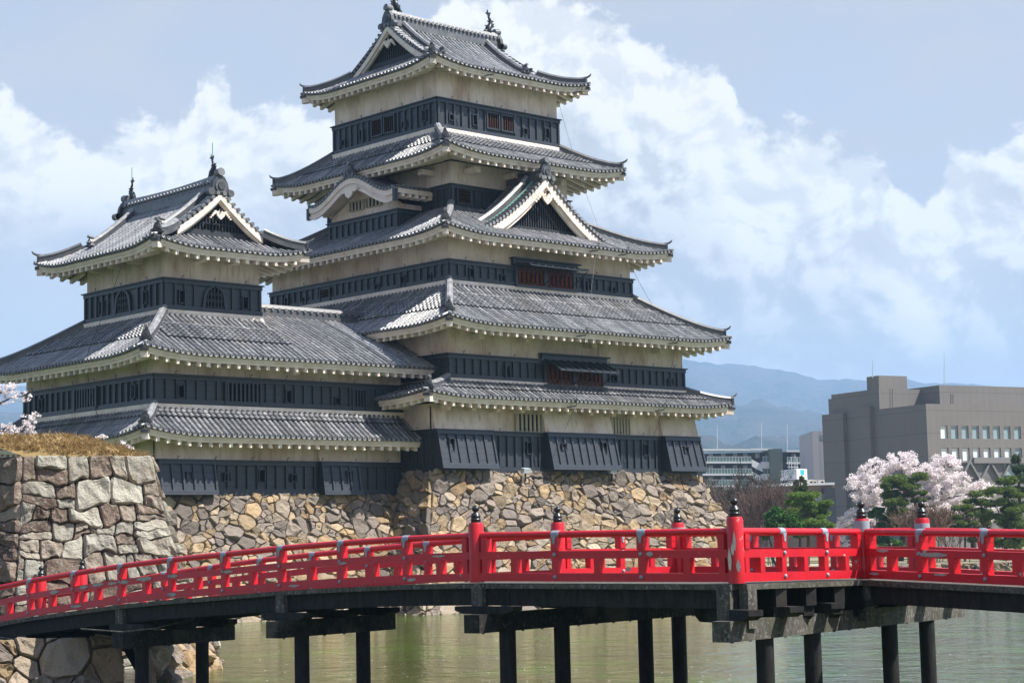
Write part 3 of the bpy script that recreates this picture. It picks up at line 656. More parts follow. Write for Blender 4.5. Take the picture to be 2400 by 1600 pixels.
def irimoya(parent, E, ze, zr, ridge_ax, hl, dcap, skirt_z, a, lift, lw, verge, gab, over, fas=.24, fishk=1.0, rod=False, rev=False, skirt_t=None):
    """hip-and-gable roof. E eave rect, ridge along ridge_ax through the middle; hl = half length of the ridge at the verge; dcap = inward run where the gable foot meets the hips"""
    x0, x1, y0, y1 = E; cx, cy = (x0+x1)/2, (y0+y1)/2; S = {}
    if ridge_ax == 'X':
        L, run = x1-x0, (y1-y0)/2; inset = (L/2-hl); k = inset/dcap
        main = {'y': Slope((x0, y0, 0), (1, 0, 0), (0, 1, 0), L, run, ze, zr-ze, k, k, a, lift, lw, dcap), 'Y': Slope((x1, y1, 0), (-1, 0, 0), (0, -1, 0), L, run, ze, zr-ze, k, k, a, lift, lw, dcap)}
        gr = L/2-gab; kk = dcap/inset
        sk = {'x': Slope((x0, y1, 0), (0, -1, 0), (1, 0, 0), y1-y0, gr, ze, (skirt_z-ze), kk, kk, .8, lift, lw, inset), 'X': Slope((x1, y0, 0), (0, 1, 0), (-1, 0, 0), y1-y0, gr, ze, (skirt_z-ze), kk, kk, .8, lift, lw, inset)}
        ends = [(Vector((-1, 0, 0)), 'x'), (Vector((1, 0, 0)), 'X')]; e1 = Vector((1, 0, 0)); e2 = Vector((0, 1, 0))
    else:
        L, run = y1-y0, (x1-x0)/2; inset = (L/2-hl); k = inset/dcap
        main = {'x': Slope((x0, y1, 0), (0, -1, 0), (1, 0, 0), L, run, ze, zr-ze, k, k, a, lift, lw, dcap), 'X': Slope((x1, y0, 0), (0, 1, 0), (-1, 0, 0), L, run, ze, zr-ze, k, k, a, lift, lw, dcap)}
        gr = L/2-gab; kk = dcap/inset
        sk = {'y': Slope((x0, y0, 0), (1, 0, 0), (0, 1, 0), x1-x0, gr, ze, (skirt_z-ze), kk, kk, .8, lift, lw, inset), 'Y': Slope((x1, y1, 0), (-1, 0, 0), (0, -1, 0), x1-x0, gr, ze, (skirt_z-ze), kk, kk, .8, lift, lw, inset)}
        ends = [(Vector((0, -1, 0)), 'y'), (Vector((0, 1, 0)), 'Y')]; e1 = Vector((0, 1, 0)); e2 = Vector((1, 0, 0))
    b = MB()
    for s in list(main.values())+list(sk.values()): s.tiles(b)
    roof = b.build('roof', TILE, parent, loc=(x0, y0, ze))
    e = MB(); r_ = MB()
    for q, s in list(main.items())+list(sk.items()): s.eaves(e, over, fas=fas)
    m0 = list(main.values())[0]; m1 = list(main.values())[1]; VG = {}; BG = {}
    for s in (m0, m1):
        for left in (True, False):
            def xx(v): return v if left else s.L-v
            pts = hip_line(s, left, 10, dcap=dcap); d = Vector((pts[0].x-pts[-1].x, pts[0].y-pts[-1].y, 0)).normalized()
            front = pts[0].x < (x0+x1)/2 and pts[0].y < (y0+y1)/2
            r_.mark(); corner_end(r_, pts, d, front); corner_beam(e, pts[0]-Z*.62, d, r_); r_.mark()
            ds = [dcap+(run-dcap)*i/14 for i in range(15)]
            dn = [s.pt(xx(inset+.85), dd) for dd in [dcap*1.0+(run-dcap)*i/12 for i in range(13)]]  # descending ridge
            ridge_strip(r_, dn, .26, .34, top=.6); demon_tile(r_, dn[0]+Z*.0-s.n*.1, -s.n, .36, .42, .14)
            out = (-s.e if left else s.e); ky = tuple(round(v) for v in out); vg = VG.setdefault(ky, MB()); bg = BG.setdefault(ky, MB())
            # verge tiles: short cylinders lying across the gable edge
            nd = int((run-dcap)/.24)
            for i in range(nd+1):
                dd = dcap+(run-dcap)*(i+.3)/(nd+1); p = s.pt(xx(inset), dd)+Z*.06; vg.tube([p-out*.32, p+out*.16], .085, 8, tone=rr(.5, .75) if True else .5)
                vg.face([p+out*.162+Vector(s.n)*.07*math.cos(t)+Z*.07*math.sin(t) for t in [math.pi*j/4 for j in range(8)]], .4)
            line = [s.pt(xx(inset), dd)-Z*.08 for dd in ds]
            barge(bg, line, .28, out, .10); barge(bg, [p-Z*.22-out*.14 for p in line], .17, out, .13)
            under = [s.pt(xx(inset), dd)-Z*.05 for dd in ds]
            inner = [p-out*(gab and max(.5, (hl-gab)+.3)) for p in under]
            vgm = [[p-Z*.04 for p in under], [p-Z*.04 for p in inner]]; bg.grid(vgm, sm=False)
    top = zr+.02; cxy = Vector((cx, cy, 0)); hb = hl-.05
    # main ridge: tall stacked ridge with pale capping
    pts = [cxy-e1*hb+e1*(2*hb)*i/12+Z*(zr-.05+.10*abs(2*i/12-1)**2) for i in range(13)]
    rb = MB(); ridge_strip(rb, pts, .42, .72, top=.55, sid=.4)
    nr = int(2*hb/.26)
    for i in range(nr+1):
        for sg in (-1, 1):
            q = cxy-e1*hb+e1*2*hb*i/nr+Z*(zr+.44)+e2*sg*.16; rb.tube([q, q+e2*sg*.1], .085, 8, tone=.55)
            if i % 2 == 0: q = q-Z*.22; rb.tube([q, q+e2*sg*.03], .06, 6, tone=.5)
    for out, kx in ends: demon_tile(rb, cxy+out*(hb-.02)+Z*(zr-.18), out, .95, 1.0, .18)
    mr = rb.build('main_ridge', TILE, roof, loc=(cx, cy, zr))
    for out, kx in ends: fish(roof, cxy+out*(hb-.45)+Z*(zr+.68), -out, fishk, rod)
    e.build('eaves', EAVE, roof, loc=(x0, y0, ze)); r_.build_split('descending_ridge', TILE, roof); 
    for q in VG.values(): q.build('verge_tiles', TILE, roof, loc=q.v[0])
    for q in BG.values(): q.build('bargeboard', WHITE, roof, loc=q.v[0])
    s = m0; wf = run-dcap
    for out, kx in ends:
        zf = skirt_z-.02; c = cxy+out*gab
        lattice_gable(roof, (c-e2*wf*.98+Z*zf, c+e2*wf*.98+Z*zf, c+Z*(zr-.35)), out, 34 if ridge_ax == 'X' else 26, cross=ridge_ax == 'Y')
        gegyo(roof, cxy+out*(hl+.02)+Z*(zr-.98), out, .56 if ridge_ax == 'X' else .5)
    return roof

# ------------------------------------------------------------------ the keep
keep = thing('castle_keep', 'tall black and white castle keep of five stacked tiled roofs on a stone base', 'castle', (0, 0, -2))
ZONE = (.07, .93, .34, .70)
W1 = (-8.44, 8.44, -8.45, 8.45); W2 = (-7.56, 7.56, -8.6, 8.6); W3 = (-5.86, 5.9, -6.83, 6.8); W4 = (-3.8, 3.8, -4.7, 4.7); W5 = (-3.94, 3.94, -3.97, 3.97)
storey(keep, W1, -1.78, -.07, 1.1)
storey(keep, W2, 2.22, 3.25, 4.4, skip_y=[(-2.2, 2.2)])
storey(keep, W3, 6.88, 7.75, 8.8, skip_y=[(-2.1, 2.1)], skip_x=[(1.7, 2.8)])
storey(keep, W4, 10.2, 11.75, 12.9, skip_y=[(-3.6, -2.6)], detail='xy')
storey(keep, W5, 14.61, 16.0, 17.4, skip_y=[(-.95, .9)], skip_x=[(-.9, .9)])
Roof(keep, (-9.89, 9.89, -9.85, 9.8), W2, 1.38, 2.12, (1.35, 1.35), lift=.22, zone=(.05, .95, .42, .95), a=.9)
Roof(keep, (-9.09, 9.09, -10.5, 10.5), W3, 4.49, 6.75, (1.5, 1.85), lift=.28, zone=ZONE)
Roof(keep, (-7.4, 7.43, -8.37, 8.34), (-3.8, 3.8, -4.7, 4.7), 8.88, 10.75, (1.5, 1.5), lift=.3)
Roof(keep, (-5.87, 5.86, -6.82, 6.82), W5, 12.98, 14.5, (2.0, 2.05), lift=.34, zone=ZONE)
irimoya(keep, (-5.17, 5.17, -5.18, 5.18), 17.52, 20.55, 'X', 3.6, 2.3, 18.62, .42, .34, 2.6, .5, 3.25, 1.2, fishk=.95)
FY = {i: Face('y', w[2]) for i, w in ((1, W1), (2, W2), (3, W3), (4, W4), (5, W5))}
FX = {i: Face('x', w[0]) for i, w in ((1, W1), (2, W2), (3, W3), (4, W4), (5, W5))}
for i, ls, ls2 in ((5, ((-3.19, 15.17, 0), (-1.7, 15.25, 1), (1.61, 15.13, 0), (3.11, 15.23, 1)), ((3.13, 15.09, 0), (1.65, 15.23, 1), (-1.65, 15.15, 0), (-3.16, 15.3, 1))),
                   (3, ((-4.64, 7.2, 1), (-2.71, 7.15, 0), (2.64, 7.2, 1), (4.54, 7.15, 0)), ((-1.79, 7.1, 0), (-3.69, 7.15, 1), (-5.59, 7.12, 0), (3.92, 7.1, 0), (5.39, 7.15, 1))),
                   (2, ((-4.19, 2.62, 1), (2.66, 2.6, 0), (6.57, 2.62, 0)), ((-7.5, 2.6, 1),)), (1, ((-2.83, -.75, 1), (4.82, -.7, 1)), ())):
    for u, z, tl in ls: loophole(keep, FY[i], u, z, tl)
    for u, z, tl in ls2: loophole(keep, FX[i], u, z, tl)
for u0, u1 in ((-.88, -.15), (.08, .82)): barred_window(keep, FY[5], u0, u1, 15.0, 15.72, 5); barred_window(keep, FX[5], u0-.02, u1-.02, 15.0, 15.75, 5)
barred_window(keep, FY[4], -3.5, -2.75, 10.95, 11.6, 5, vertical=False)
barred_window(keep, FX[3], 1.9, 2.62, 6.9, 7.45, 5, vertical=False)
shutter_window(keep, FY[3], -1.8, 1.8, 6.98, 7.85, 8.12, .16, .95)
shutter_window(keep, FY[2], -1.8, 1.8, 2.2, 3.2, 3.5, .52, .95)
for (u0, u1) in ((-3.55, -2.0), (2.55, 3.75)): barred_window(keep, FY[1], u0, u1, .02, .78, 6, bar=BARSW, frame=BARSW, g=.0, bw=.13, fr=.04)
for u0, u1, lean, holes in ((-8.44, -5.2, 0, ((-7.75, 1),)), (-1.88, 2.5, 0, ((-1.0, 0), (1.6, 1))), (5.92, 8.44, .12, ((7.25, 0),))):
    flared_panel(keep, FY[1], u0, u1, .98, -.06, -1.72, .26, .68, lean)
    for u, tl in holes: loophole(keep, Face('y', W1[2]-.38), u, -.68, tl, g=.04)
for i in (1, 2, 3, 5):
    w = {1: W1, 2: W2, 3: W3, 5: W5}[i]; zt = {1: -.02, 2: 3.3, 3: 7.8, 5: 16.05}[i]; n = int((w[1]-w[0])/1.5)
    hooks(keep, FY[i], w[0], w[1], zt, n); hooks(keep, FX[i], w[2], w[3], zt, n)
# eave brackets on the bare storeys
b = MB()
for i, z, us, L in ((4, 12.35, (-2.8, -.3, 2.8), .8), (2, 3.95, (-6.0, -3.2, 1.0, 5.6), .5)):
    for u in us: b.mark(); FY[i].box(b, u-.16, u+.16, z, z+.26, .0, L)
for u in (-3.4, 0, 3.4): b.mark(); FX[4].box(b, u-.16, u+.16, 12.35, 12.6, 0, .8)
for u in [-7.9+1.45*k for k in range(12)]:
    b.mark(); FY[1].box(b, u-.13, u+.13, .92, 1.06, 0, .9); FY[1].box(b, u-.11, u+.11, .80, .919, 0, .55)
for u in (-6.9, -5.2): b.mark(); FX[1].box(b, u-.13, u+.13, .92, 1.06, 0, .9)
b.build_split('eave_bracket', WHITE, keep)
# white course of plaster where roofs meet the boards
b = MB()
for w, z in ((W2, 2.03), (W3, 6.65), (W5, 14.41)):
    b.mark(); b.box(w[0]-.19, w[1]+.19, w[2]-.19, w[3]+.19, z-.12, z+.19)
b.build_split('flashing', WHITE, keep, loc=(0, 0, 2))
# triangular dormer gable on the front
def chidori():
    ax, yv, yb, zf, zp, hw = -.13, -7.2, -4.72, 9.28, 12.15, 3.95
    root = None; b = MB(); L = yb-yv
    SL = [Slope((ax-hw, yb, 0), (0, -1, 0), (1, 0, 0), L, hw, zf, zp-zf, a=.62, lift=0), Slope((ax+hw, yv, 0), (0, 1, 0), (-1, 0, 0), L, hw, zf, zp-zf, a=.62, lift=0)]
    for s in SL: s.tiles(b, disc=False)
    root = b.build('dormer_gable', TILE, keep, loc=(ax, yv, zf))
    v = MB(); w = MB(); r_ = MB(); out = Vector((0, -1, 0)); cp = MB()
    for j, s in enumerate(SL):
        xe = s.L if j == 0 else 0
        ds = [hw*i/18 for i in range(19)]
        line = [s.pt(xe, d)-Z*.06 for d in ds]
        barge(w, line, .42, out, .12); barge(w, [p-Z*.34-out*.16 for p in line], .30, out, .15)
        w.grid([[p-Z*.03 for p in line], [p-Z*.03-out*.8 for p in line]], sm=False)
        n = 19
        for i in range(n):
            d = hw*(i+.4)/n; p = s.pt(xe, d)+Z*.08; v.tube([p-out*.35, p+out*.2], .095, 8, tone=rr(.3, .42)); v.face([p+out*.203+s.n*.08*math.cos(t)+Z*.08*math.sin(t) for t in [math.pi*k/4 for k in range(8)]], .62)
        xi = s.L-1.0 if j == 0 else 1.0
        dn = [s.pt(xi, d) for d in [.55+(hw-.6)*i/12 for i in range(13)]]; ridge_strip(r_, dn, .28, .36, top=.6); demon_tile(r_, dn[0]-s.n*.1, -s.n, .36, .42, .14)
        x_c = s.L-.58 if j == 0 else .58
        cp.grid([[s.pt(x_c-.1, d)+Z*.095 for d in ds[:-1]], [s.pt(x_c+.1, d)+Z*.095 for d in ds[:-1]]])
    pts = [Vector((ax, yv+.1, zp)), Vector((ax, yb, zp))]; ridge_strip(r_, pts, .36, .5); demon_tile(r_, Vector((ax, yv+.05, zp-.15)), out, .8, .95, .2)
    for sx in (-.34, .34): r_.tube([Vector((ax+sx, yv, zp-.1)), Vector((ax+sx, yv-.3, zp-.1))], .11, 8, tone=.5)
    w.build('bargeboard', WHITE, root, loc=(ax, yv, zf)); v.build('verge_tiles', TILE, root, loc=(ax, yv, zf)); r_.build('dormer_ridge', TILE, root, loc=(ax, yv, zf)); cp.build('copper_strip', COPPER, root, loc=(ax, yv, zf))
    lattice_gable(root, (Vector((ax-2.75, -6.75, 9.5)), Vector((ax+2.75, -6.75, 9.5)), Vector((ax, -6.75, 11.55))), out, 36)
    gegyo(root, Vector((ax, yv-.1, zp-1.0)), out, .74)
chidori()
# bowed gable bay on the left
def karahafu():
    xv, xb, hw = -6.05, -3.75, 3.35
    def prof(y):
        k = abs(y)/hw
        return 11.42+1.02*(.5+.5*math.cos(math.pi*min(1, k*1.12)))+.10*max(0, k-.8)**2*20
    ys = [-hw+2*hw*i/44 for i in range(45)]
    b = MB(); b.grid([[Vector((xv, y, prof(y)+.16)) for y in ys], [Vector((xb, y, prof(y)+.16)) for y in ys]], tone=.14)
    ang = [math.pi*k/5 for k in range(6)]
    for i in range(8):
        x = xv+.12+.263*i
        for j in range(44):
            p, q = Vector((x, ys[j], prof(ys[j])+.16)), Vector((x, ys[j+1], prof(ys[j+1])+.16)); u = Vector((1, 0, 0)).cross(q-p).normalized(); tn = rr(.3, .5)
            b.grid([[p+Vector((1, 0, 0))*.08*math.cos(a)+u*.085*math.sin(a) for a in ang], [q+Vector((1, 0, 0))*.072*math.cos(a)+u*.075*math.sin(a) for a in ang]], tone=tn)
    root = b.build('bowed_gable', TILE, keep, loc=(xv, 0, 11.4))
    v = MB(); n = 29
    for i in range(n):
        y = -hw+2*hw*(i+.5)/n; p = Vector((xv, y, prof(y)+.17)); v.tube([p+Vector((.3, 0, 0)), p-Vector((.14, 0, 0))], .09, 8, tone=.36)
    for sx in (-1, 1):
        for i in range(8):
            p = Vector((xv+.12+.263*i, sx*hw, prof(hw)+.17)); v.tube([p, p+Vector((0, sx*.12, 0))], .09, 8, tone=.3)
    v.build('verge_tiles', TILE, root, loc=(xv, 0, 11.4))
    w = MB(); out = Vector((-1, 0, 0)); line = [Vector((xv, y, prof(y)+.10)) for y in ys]
    barge(w, line, .26, out, .10); barge(w, [p-Z*.26+Vector((.02, 0, 0)) for p in line], .16, out, .04); barge(w, [p-Z*.42+Vector((.0, 0, 0)) for p in line], .16, out, .08)
    w.grid([[p-Z*.3 for p in line], [p-Z*.3+Vector((2.2, 0, 0)) for p in line]], sm=False)
    for sx in (-1, 1):
        for i in range(5): w.obox(Vector((xv+.3+.42*i, sx*hw-.1, prof(hw)-.32)), (.16, 0, 0), (0, -sx*.5, 0), (0, 0, .16))
        w.box(xv+.02, xb, sx*hw-.05, sx*hw+.05, prof(hw)-.14, prof(hw)+.1)
    w.build('bargeboard', WHITE, root, loc=(xv, 0, 11.4))
    t = MB()
    for sx in (-1, 1): t.mark(); t.box(xv-.13, xv+.06, sx*hw-.09, sx*hw+.09, prof(hw)-.52, prof(hw)+.06)
    t.build_split('board_end_cap', BRONZE, root)
    rd = MB(); ridge_strip(rd, [Vector((xv+.05, 0, prof(0)+.2)), Vector((xb, 0, prof(0)+.2))], .34, .36, top=.3); demon_tile(rd, Vector((xv+.05, 0, prof(0)+.2)), out, .6, .62, .18); rd.build('dormer_ridge', TILE, root, loc=(xv, 0, 12.5))
    p = MB(); p.box(-5.25, -3.7, -2.6, 2.6, 10.75, 11.05); 
    arch = [Vector((-5.2, y, prof(y)-.32)) for y in ys if abs(y) < 2.58]
    p.prism([Vector((-5.2, -2.58, 11.05)), Vector((-5.2, 2.58, 11.05))]+arch[::-1], (.2, 0, 0)); p.build('plaster_wall', PLASTER, root, loc=(-5.25, 0, 11))
    storey(root, (-5.3, -3.7, -2.6, 2.6), 9.78, 10.72, 10.8, plaster=False)
    F = Face('x', -5.2)
    for u0, u1 in ((-1.3, -.2), (.05, 1.1)): barred_window(root, F, u0, u1, 11.18, 11.6, 4, bar=BARSW, frame=BARSW, g=.0, bw=.11, fr=.03)
    g = MB(); q = Vector((xv-.1, 0, prof(0)-.62))
    pr = [(-.75, .16), (-.5, .02), (-.3, .04), (-.22, -.14), (0, -.26), (.22, -.14), (.3, .04), (.5, .02), (.75, .16), (.3, .22), (-.3, .22)]
    g.prism([q+Vector((0, y, z)) for y, z in pr], (-.08, 0, 0)); g.build('gable_pendant', WHITE, root, loc=q)
karahafu()
# lightning conductor cables
def cable(parent, pts, r=.008, name='cable', m=BRONZE):
    b = MB(); b.tube(pts, r, 5); return b.build(name, m, parent, loc=pts[0])
for a, e in ((hit(1301, 207, 1, -5.25), hit(1405, 540, 1, -8.3)), ((-1.6, -6.95, 12.8), (.1, -8.55, 8.7)), ((1.9, -8.5, 8.6), (-1.0, -10.7, 4.2)), ((3.9, -8.5, 8.6), (5.0, -10.7, 4.2)), ((-1.2, -10.7, 4.2), (-1.3, -10.1, 1.1)), ((4.9, -10.7, 4.2), (4.6, -10.1, 1.1)), ((-1.3, -10.0, 1.0), (-2.6, -9.4, -2.0)), ((4.5, -10.0, 1.0), (3.6, -9.4, -2.0))):
    a, e = Vector(a), Vector(e); cable(keep, [a+(e-a)*t+Vector((.0, .12*math.sin(math.pi*t), -.1*math.sin(math.pi*t))) for t in [i/8 for i in range(9)]])
b = MB()
for p in ((1.9, -8.6, 8.65), (3.9, -8.6, 8.65), (4.2, -5.5, 17.25), (-1.2, -10.75, 4.25), (4.9, -10.75, 4.25), (-1.3, -10.1, 1.1), (4.5, -10.1, 1.1), (-1.7, -5.5, 17.2)):
    p = Vector(p); b.mark(); b.tube([p+Vector((-.3, .3, -.05)), p], .03, 6); b.tube([p, p+Vector((.05, -.05, .35))], .015, 5); b.tube([p-Vector((.3, -.1, 0)), p+Vector((.05, -.05, .35))], .012, 5)
b.build_split('cable_bracket', BRONZE, keep)

# ------------------------------------------------------------------ the turret on the left
tur = thing('castle_turret', 'lower two tiered black and white corner turret joined to the left of the keep', 'castle', (-15, -1, -2.9))
T1 = (-20.96, -8.46, -6.43, 3.94); T2 = (-19.19, -14.49, -4.34, 1.86)
storey(tur, (-20.97, -8.46, -6.44, 3.94), -2.72, -1.42, -.3)
storey(tur, (T1[0], T1[1], T1[2], T1[3]), .83, 1.95, 3.0, skip_y=[(-17.8, -15.95), (-11.3, -10.5)], skip_x=[(-2.3, -.4)])
storey(tur, T2, 4.89, 6.15, 7.4, skip_y=[(-17.5, -16.1)], skip_x=[(-2.0, -.55)])
def trim_roof(E, W, ze, zt, over, zone, ridge=None, a=.9):
    """skirt roof whose right end butts against the keep"""
    x0, x1, y0, y1 = E; X0, X1, Y0, Y1 = W
    rx, ry, ry1 = X0-x0, Y0-y0, y1-Y1; b = MB(); rise = zt-ze
    sx = Slope((x0, y1, 0), (0, -1, 0), (1, 0, 0), y1-y0, rx, ze, rise, ry1/rx, ry/rx, a, .3, 3.0)
    sy = Slope((x0, y0, 0), (1, 0, 0), (0, 1, 0), x1-x0, ry, ze, rise, rx/ry, 0, a, .3, 3.0, lr=False)
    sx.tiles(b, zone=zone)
    e = MB(); sx.eaves(e, over); r_ = MB(); sy.eaves(e, over, trim=(True, False))
    if ridge:
        yr, zr, xs = ridge
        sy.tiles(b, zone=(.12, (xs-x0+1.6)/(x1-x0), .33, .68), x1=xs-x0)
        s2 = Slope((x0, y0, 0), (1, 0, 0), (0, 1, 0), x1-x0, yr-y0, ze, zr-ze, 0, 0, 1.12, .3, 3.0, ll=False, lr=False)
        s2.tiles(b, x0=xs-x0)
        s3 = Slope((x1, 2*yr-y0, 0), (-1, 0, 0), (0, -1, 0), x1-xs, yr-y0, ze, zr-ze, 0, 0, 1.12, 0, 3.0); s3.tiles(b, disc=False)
        r_.mark(); ridge_strip(r_, [Vector((xs+.0, yr, zr-.05)), Vector((-6.6, yr, zr-.05))], .42, .58, top=.34, sid=.34); tail_tip(r_, Vector((-6.55, yr, zr+.3)), (1, 0, 0))
        nr = 22
        for i in range(nr): q = Vector((xs+(-6.7-xs)*i/nr, yr-.18, zr+.3)); r_.tube([q, q-Vector((0, .06, 0))], .075, 8, tone=.45)
    else: sy.tiles(b, zone=zone)
    o = b.build('roof', TILE, tur, loc=(x0, y0, ze))
    for s, left in ((sy, True), (sx, True)):
        pts = hip_line(s, left); d = Vector((pts[0].x-pts[-1].x, pts[0].y-pts[-1].y, 0)).normalized()
        r_.mark(); corner_end(r_, pts, d, s is sy); corner_beam(e, pts[0]-Z*.62, d, r_)
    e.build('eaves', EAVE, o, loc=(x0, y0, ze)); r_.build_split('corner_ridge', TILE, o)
trim_roof((-22.3, -8.43, -7.85, 5.3), (T1[0], T1[1], T1[2], T1[3]), -.42, .66, 1.35, (.03, .99, .48, .96))
trim_roof((-22.3, -7.55, -7.8, 5.3), T2, 2.74, 4.78, 1.3, (.1, .9, .33, .68), ridge=(-2.6, 5.2, -14.45), a=.95)
irimoya(tur, (-20.76, -12.97, -6.08, 3.63), 7.34, 9.95, 'Y', 3.72, 1.78, 8.08, .58, .34, 2.4, .5, 3.35, 1.2, fishk=.78, rod=True)
b = MB(); b.mark(); b.box(T2[0]-.19, T2[1]+.19, T2[2]-.19, T2[3]+.19, 4.5, 4.88); b.mark(); b.box(T1[0]-.19, T1[1], T1[2]-.19, T1[3]+.19, .5, .81); b.build_split('flashing', WHITE, tur, loc=(-18, -5, 4))
TY = {0: Face('y', -6.44), 1: Face('y', T1[2]), 2: Face('y', T2[2])}; TX = {1: Face('x', T1[0]), 2: Face('x', T2[0])}
for F, u, z, tl in ((TY[2], -18.43, 5.45, 1), (TY[2], -15.28, 5.4, 1), (TX[2], .42, 5.45, 1), (TX[2], -3.11, 5.5, 1), (TY[1], -19.83, 1.33, 1), (TY[1], -14.59, 1.3, 1), (TY[1], -12.03, 1.2, 0), (TX[1], 2.4, 1.35, 1), (TX[1], -5.12, 1.38, 1), (TY[0], -17.66, -2.06, 0), (TY[0], -15.98, -2.0, 1), (TY[0], -14.36, -2.07, 0)): loophole(tur, F, u, z, tl)
barred_window(tur, TY[1], -17.68, -16.04, .95, 1.76, 8, bar=BLACK, bw=.09); barred_window(tur, TY[1], -11.2, -10.56, .9, 1.72, 4, bar=BLACK); barred_window(tur, TX[1], -2.2, -.5, .95, 1.76, 8, bar=BLACK, bw=.09)
for u0, u1, h in ((-20.97, -18.35, (-19.64, 0)), (-13.08, -11.08, (-11.65, 1))):
    flared_panel(tur, TY[0], u0, u1, -.4, -1.42, -2.78, .22, .5); loophole(tur, Face('y', -6.44-.3), h[0], -2.04, h[1], g=.03)
def bell_window(F, u, z0, z1, w):
    """pointed bell-shaped window with a lattice"""
    half = [(1.12, 0), (1.0, .25), (.95, .5), (.86, .7), (.62, .86), (.28, .95), (0, 1.06)]
    k = (z1-z0); P = lambda x, y, o: F.p(u+x*w, z0+y*k, o)
    outer = [(x*1.28, y*1.1-.03) for x, y in half]; b = MB(); o0, o1 = .054, .15
    for sg in (-1, 1):
        for i in range(len(half)-1):
            a, c, d, e = half[i], half[i+1], outer[i+1], outer[i]
            b.hexa([P(sg*q[0], q[1], o0) for q in (a, c, d, e)]+[P(sg*q[0], q[1], o1) for q in (a, c, d, e)])
    q = b.build('bell_window', BLACK, tur, loc=F.p(u, z0, 0)); d = MB()
    d.prism([P(x*.99, y, .056) for x, y in half]+[P(-x*.99, y, .056) for x, y in half[::-1][1:]], F.p(0, 0, .01)-F.p(0, 0, 0)); d.build('recess_shade_panel', DARK, q, loc=F.p(u, z0, 0))
    s = MB()
    for i in range(5):
        x = (-.72+.36*i); hh = float(np.interp(abs(x), [0, .28, .62, .86, .95], [1.03, .94, .85, .7, .5])); s.hexa([P(x-.06, 0, .08), P(x+.06, 0, .08), P(x+.06, hh, .08), P(x-.06, hh, .08), P(x-.06, 0, .12), P(x+.06, 0, .12), P(x+.06, hh, .12), P(x-.06, hh, .12)])
    for y in (.12, .36, .42, .64, .70):
        x = float(np.interp(y, [0, .5, .7], [1.05, .93, .84])); s.hexa([P(-x, y, .075), P(x, y, .075), P(x, y+.035, .075), P(-x, y+.035, .075), P(-x, y, .11), P(x, y, .11), P(x, y+.035, .11), P(-x, y+.035, .11)])
    s.build('bars', mat('slat_paint', m_plain((.030, .033, .040), .55, .3, .3, 5)), q, loc=F.p(u, z0, 0))
bell_window(TY[2], -16.8, 5.0, 5.96, .46); bell_window(TX[2], -1.28, 5.02, 5.98, .50)
for F, u0, u1, z in ((TY[2], T2[0], T2[1], 6.2), (TX[2], T2[2], T2[3], 6.2), (TY[1], T1[0], T1[1], 2.0), (TX[1], T1[2], T1[3], 2.0), (TY[0], -20.9, -8.5, -1.37)): hooks(tur, F, u0, u1, z, max(3, int((u1-u0)/1.6)))
b = MB()
for F, us, z in ((TX[1], (-4.9, -2.5, 0, 2.4), 2.35), (TY[1], (-14.5,), 2.2), (TX[2], (-2.6, -1.0, .5), 6.95), (TY[2], (-17.6, -16.0), 6.95)):
    for u in us: b.mark(); F.box(b, u-.17, u+.17, z, z+.24, 0, .6)
b.build_split('eave_bracket', WHITE, tur)
cable(tur, [Vector((-20.9, -4.0, 6.8)), Vector((-21.3, -3.6, 5.2)), Vector((-22.0, -3.2, 3.2)), Vector((-22.2, -3.2, 2.6)), Vector((-21.6, -3.2, .4))], .012)

# ------------------------------------------------------------------ stone walls
def clip(poly, p, n, c):
    """keep the part of poly with dot(q, n) <= c"""
    out = []
    for i in range(len(poly)):
        a, b = poly[i], poly[(i+1) % len(poly)]; da, db = a[0]*n[0]+a[1]*n[1]-c, b[0]*n[0]+b[1]*n[1]-c
        if da <= 0: out.append(a)
        if (da < 0 < db) or (db < 0 < da): t = da/(da-db); out.append((a[0]+(b[0]-a[0])*t, a[1]+(b[1]-a[1])*t))
    return out
def stones(b, fn, Wd, Ht, size, seed, flat=1.0, hue=None, small=.55, relief=.10, gap=.013, tone=(.35, 1.2), rows=False, stretch=1.0):
    if stretch != 1: f0 = fn; Wd = Wd/stretch; fn = lambda u, v, o: f0(u*stretch, v, o)
    """irregular masonry: power-diagram cells of the (u, v) rectangle, each a faceted raised stone. fn(u, v, o) -> point"""
    rg = np.random.default_rng(seed); pts = []; wts = []
    n = int(Wd*Ht/(size*size*.62)); tries = 0
    PA = np.zeros((n+1, 3)); m_ = 0
    while m_ < n and tries < n*25:
        tries += 1; px_, py_ = rg.uniform(0, Wd), rg.uniform(0, Ht); r = size*(rg.uniform(.42, .78) if rg.random() > small else rg.uniform(.10, .26))
        if m_ == 0 or not ((((px_-PA[:m_, 0])/1.25)**2+(py_-PA[:m_, 1])**2) <= (.70*(r+PA[:m_, 2]))**2).any(): PA[m_] = (px_, py_, r); m_ += 1
    pts = [(float(q[0]), float(q[1])) for q in PA[:m_]]; wts = [float(q[2]) for q in PA[:m_]]
    A = np.array(pts); Wt = np.array(wts)
    for i, (p, w) in enumerate(zip(pts, wts)):
        d2 = ((A-np.array(p))**2).sum(1); idx = np.argsort(d2-Wt**2)[:26]
        poly = [(0, 0), (Wd, 0), (Wd, Ht), (0, Ht)]
        for j in idx:
            if j == i: continue
            q = pts[j]; nx, ny = q[0]-p[0], q[1]-p[1]; c = (q[0]**2+q[1]**2-wts[j]**2-p[0]**2-p[1]**2+w**2)/2
            poly = clip(poly, p, (nx, ny), c)
            if len(poly) < 3: break
        if len(poly) < 3: continue
        shape_stone(b, fn, poly, rg, size, hue, relief, gap, tone)
